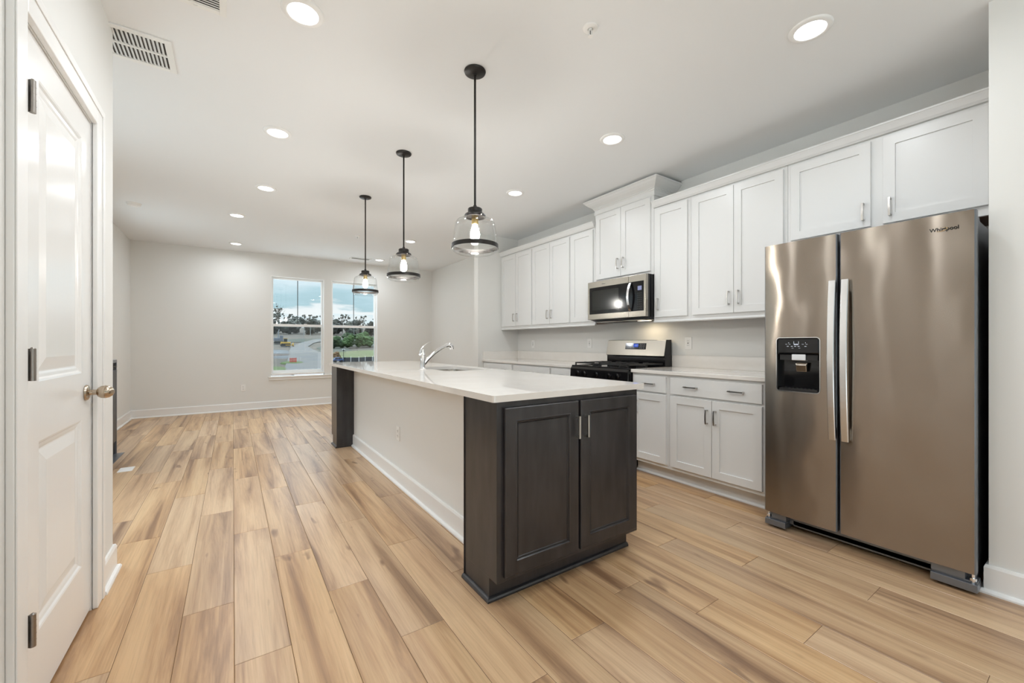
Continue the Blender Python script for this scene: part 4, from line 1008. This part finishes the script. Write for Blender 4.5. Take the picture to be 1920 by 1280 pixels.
# tree line: every tree its own crown and trunk
def blob(m, c, rx, rz, seed, sub=2, amp=.35):
    rnd = random.Random(seed); b2 = bmesh.new(); bmesh.ops.create_icosphere(b2, subdivisions=sub, radius=1)
    ph = [rnd.uniform(0, 6.3) for _ in range(6)]
    mp_ = {}
    for v in b2.verts:
        p = v.co; k = 1 + amp * (.5 * math.sin(3.1 * p.x + ph[0]) * math.sin(2.7 * p.y + ph[1]) + .5 * math.sin(5.3 * p.z + ph[2] + 3 * p.x)) + amp * .5 * (rnd.random() - .5)
        mp_[v.index] = m.v((c[0] + p.x * rx * k, c[1] + p.y * rx * k, c[2] + p.z * rz * k))
    for f in b2.faces: m.face([mp_[v.index] for v in f.verts])
    b2.free()
def tree(x, y, h, w_, mat, name, label, group, seed, bare=False):
    z = hb(x, y); r = empty(name, (x, y, z), label=label, category='tree' if 'tree' in name else 'bush', group=group)
    rnd = random.Random(seed)
    if 'tree' in name:
        m = MB(); m.tube([(x, y, z - .3), (x + .2, y, z + h * .4), (x, y, z + h * .75)], [h * .022, h * .016, h * .006], 7)
        if bare:
            for k in range(16):
                a = rnd.uniform(0, 6.3); z0 = z + h * rnd.uniform(.3, .7); q = w_ * rnd.uniform(.25, .55)
                m.tube([(x, y, z0), (x + q * math.cos(a) * .6, y + q * math.sin(a) * .6, z0 + h * .15), (x + q * math.cos(a), y + q * math.sin(a), z0 + h * rnd.uniform(.2, .32))], [h * .008, h * .005, h * .002], 5)
        m.build('trunk', M_bark, r)
    m = MB()
    n = 26 if bare else 9
    for k in range(n):
        a = rnd.uniform(0, 6.3); q = w_ * .5 * math.sqrt(rnd.random()) * .8; zz = rnd.uniform(.45, .98) if bare else rnd.uniform(.25, .85)
        s_ = (w_ * rnd.uniform(.05, .11)) if bare else w_ * rnd.uniform(.2, .34)
        blob(m, (x + q * math.cos(a), y + q * math.sin(a), z + h * zz if 'tree' in name else z + h * zz * .7), s_, s_ * (.8 if bare else 1.0), seed * 31 + k, 1 if bare else 2)
    m.build('foliage', mat, r)
rnd = random.Random(3)
k = 0
for x in [12 + 3.15 * i for i in range(20)]:
    y = (217, 227.5, 238)[k % 3]; hgt = rnd.uniform(6.0, 7.2)
    tree(x, y, hgt, rnd.uniform(6.2, 6.9), M_leafdk if k % 4 else M_leafgrey, 'dense_tree', 'dark bushy tree in the tree line beyond the building site', 'trees of the far tree line', 100 + k); k += 1
for x in [15.5 + 4.6 * i for i in range(13)]:
    tree(x, (251, 261)[k % 2], rnd.uniform(8.5, 11), rnd.uniform(5.8, 6.8), M_leafgrey, 'sparse_tree', 'thin-leaved tree rising above the dark tree line', 'sparse trees against the sky', 300 + k, True); k += 1
tree(21.6, 272, 15.5, 7, M_leafgrey, 'sparse_tree', 'tallest bushy-topped tree at the left of the left window', None, 777, True)
for i, (x, y, h_, w_) in enumerate(((26.0, 135, 5.0, 3.2), (29.9, 136.6, 5.4, 3.3), (33.9, 137.5, 5.6, 3.3), (37.3, 139.5, 5, 3.6), (32.6, 144.5, 6.6, 4.2), (36.9, 146.5, 6.2, 4.0), (27.6, 143, 5.4, 3.2), (40.8, 142, 4.2, 3.4))):
    tree(x, y, h_, w_, M_leafgr if i not in (0, 4) else outdoor('deep_bush_%d' % i, (.05, .11, .03), (.10, .18, .05), .6), 'green_bush', 'rounded green bush in the clump above the meadow', 'green bushes above the meadow', 500 + i)
tree(19.3, 99, 2.0, 1.8, outdoor('orange_leaves', (.42, .20, .07), (.30, .20, .08), 1), 'orange_shrub', 'orange-leaved shrub left of the lamp post', None, 640)
# poles
M_pole = pmat('pole_grey', (.30, .31, .30), .7)
for x, y, h_, lb in ((26.6, 206, 4.6, 'left of the thin white poles below the tree line'), (29.2, 206, 4.6, 'right of the thin white poles below the tree line'), (47.5, 203, 4.6, 'grey pole in the right window, the left one'), (51.2, 203, 4.6, 'grey pole in the right window, the right one')):
    r = empty('utility_pole', (x, y, hb(x, y)), label='utility pole, ' + lb, category='pole', group='utility poles on the slope')
    z = hb(x, y); MB().cyl((x, y, z - .3), (x, y, z + h_), .16, .10, n=8).build('shaft', M_pole, r); MB().box(x - .5, x + .5, y - .06, y + .06, z + h_ - .5, z + h_ - .35).build('crossarm', M_pole, r)
x, y = 19.4, 92.0; z = hb(x, y); r = empty('lamp_post', (x, y, z), label='dark street lamp post with twin pale heads below the meadow', category='lamp post')
MB().cyl((x, y, z - .2), (x, y, z + 2.6), .06, .045, n=8).build('post', M_blackm, r); m = MB(); m.box(x - .28, x + .28, y - .1, y + .1, z + 2.6, z + 2.72); m.build('lamp_head', M_plate, r); MB().box(x - .12, x + .12, y - .08, y + .08, z + 2.35, z + 2.6).build('bracket', M_blackm, r)
# silt fence
r = empty('silt_fence', (23, 92.5, hb(23, 92.5)), label='black fabric silt fence with pale stakes at the foot of the meadow', category='fence')
m = MB(); pts = [(18.6 + .8 * i, 92.2 + .12 * i + .5 * math.sin(i)) for i in range(13)]
for (a, b), (c, d) in zip(pts, pts[1:]):
    m.loft([[(a, b, hb(a, b) - .1), (a, b + .05, hb(a, b) - .1), (a, b + .05, hb(a, b) + .85), (a, b, hb(a, b) + .85)], [(c, d, hb(c, d) - .1), (c, d + .05, hb(c, d) - .1), (c, d + .05, hb(c, d) + .85), (c, d, hb(c, d) + .85)]])
m.build('fabric', pmat('silt_fabric', (.03, .035, .045), .7), r)
for a, b in pts[1::2]: MB().box(a - .05, a + .05, b - .12, b - .02, hb(a, b) - .1, hb(a, b) + 1.05).build('stake', M_plate, r)
# red barrier
x, y = 9.75, 90.6; z = hb(x, y) + .15; r = empty('barrier', (x, y, z), label='red slatted safety barrier on the grass island', category='barrier')
M_red = pmat('safety_red', (.62, .12, .09), .6)
for i in range(5): MB().box(x - .55 + i * .25, x - .40 + i * .25, y - .03, y + .03, z, z + .95).build('picket', M_red, r)
m = MB(); m.box(x - .6, x + .65, y + .03, y + .07, z + .65, z + .78); m.box(x - .6, x + .65, y + .03, y + .07, z + .25, z + .38); m.build('rail', M_red, r)
# bulldozer
def dozer():
    x, y = 14.3, 152; z = hb(x, y) + .1; r = empty('bulldozer', (x, y, z), label='yellow bulldozer parked on the gravel lot', category='bulldozer')
    My = pmat('machine_yellow', (.62, .38, .06), .5)
    for s_ in (-.9, .9):
        m = MB(); m.loft([[(x - 1.6 + a, y + s_ + q, z + b) for a, b in ((0, .5), (.25, .05), (2.7, .05), (3.0, .5), (2.7, .95), (.25, .95))] for q in (-.25, .25)]); m.build('track', M_blackm, r)
    m = MB(); m.box(x - 1.5, x + 1.3, y - .65, y + .65, z + .5, z + 1.45); m.build('engine_body', My, r, bevel=.08)
    m = MB(); m.box(x - .6, x + .35, y - .55, y + .55, z + 1.45, z + 2.5); c = m.build('cab', M_blackm, r, bevel=.05); MB().box(x - .75, x + .5, y - .65, y + .65, z + 2.5, z + 2.62).build('cab_roof', My, c)
    m = MB(); m.loft([[(x + 1.95 + a, y + q, z + b) for a, b in ((.25, .05), (.0, .35), (0, .8), (.2, 1.15), (.32, 1.15), (.14, .8), (.14, .35), (.38, .05))] for q in (-1.5, 1.5)]); m.build('blade', My, r)
    m = MB(); m.box(x - .2, x + 2.0, y - 1.25, y - 1.15, z + .35, z + .55); m.box(x - .2, x + 2.0, y + 1.15, y + 1.25, z + .35, z + .55); m.build('push_arm', My, r)
dozer()
def excavator():
    x, y = 13.2, 163; z = hb(x, y) + .1; r = empty('excavator', (x, y, z), label='grey tracked drilling machine with raised mast left of the bulldozer', category='excavator')
    Mg = pmat('machine_grey', (.16, .17, .20), .5)
    for s_ in (-.9, .9):
        m = MB(); m.loft([[(x - 1.5 + a, y + s_ + q, z + b) for a, b in ((0, .45), (.25, .05), (2.7, .05), (3.0, .45), (2.7, .85), (.25, .85))] for q in (-.25, .25)]); m.build('track', M_blackm, r)
    m = MB(); m.box(x - 1.5, x + 1.2, y - 1.1, y + 1.1, z + .95, z + 2.0); m.build('body', Mg, r, bevel=.1)
    m = MB(); m.box(x + .2, x + 1.2, y - 1.05, y - .1, z + 2.0, z + 2.8); m.build('cab', Mg, r, bevel=.08)
    m = MB(); m.tube([(x - .2, y, z + 2.0), (x - .1, y, z + 4.2), (x + .1, y, z + 5.0)], [.22, .17, .1], 8); m.build('mast', pmat('pale_machine', (.25, .26, .27), .5), r)
excavator()
def car():
    x, y = 18.0, 90.4; z = hb(x, y) + .05; r = empty('car', (x, y, z), label='small blue car partly hidden behind the island top', category='car')
    Mb = pmat('blue_car_paint', (.05, .09, .22), .25)
    m = MB(); m.loft([[(x + a, y + q, z + b) for a, b in ((-1.0, .3), (1.0, .3), (1.0, .65), (.55, .72), (.3, 1.05), (-.5, 1.05), (-.8, .72), (-1.0, .65))] for q in (-.5, .5)]); m.build('body', Mb, r, bevel=.05)
    for a in (-.6, .6):
        for q in (-.52, .52): MB().cyl((x + a, y + q - .06, z + .25), (x + a, y + q + .06, z + .25), .25, n=14).build('wheel', M_blackm, r)
    MB().box(x - .62, x + .42, y - .51, y + .51, z + .76, z + .98).build('side_window', M_black, r)
car()
print('objects', len(bpy.data.objects))
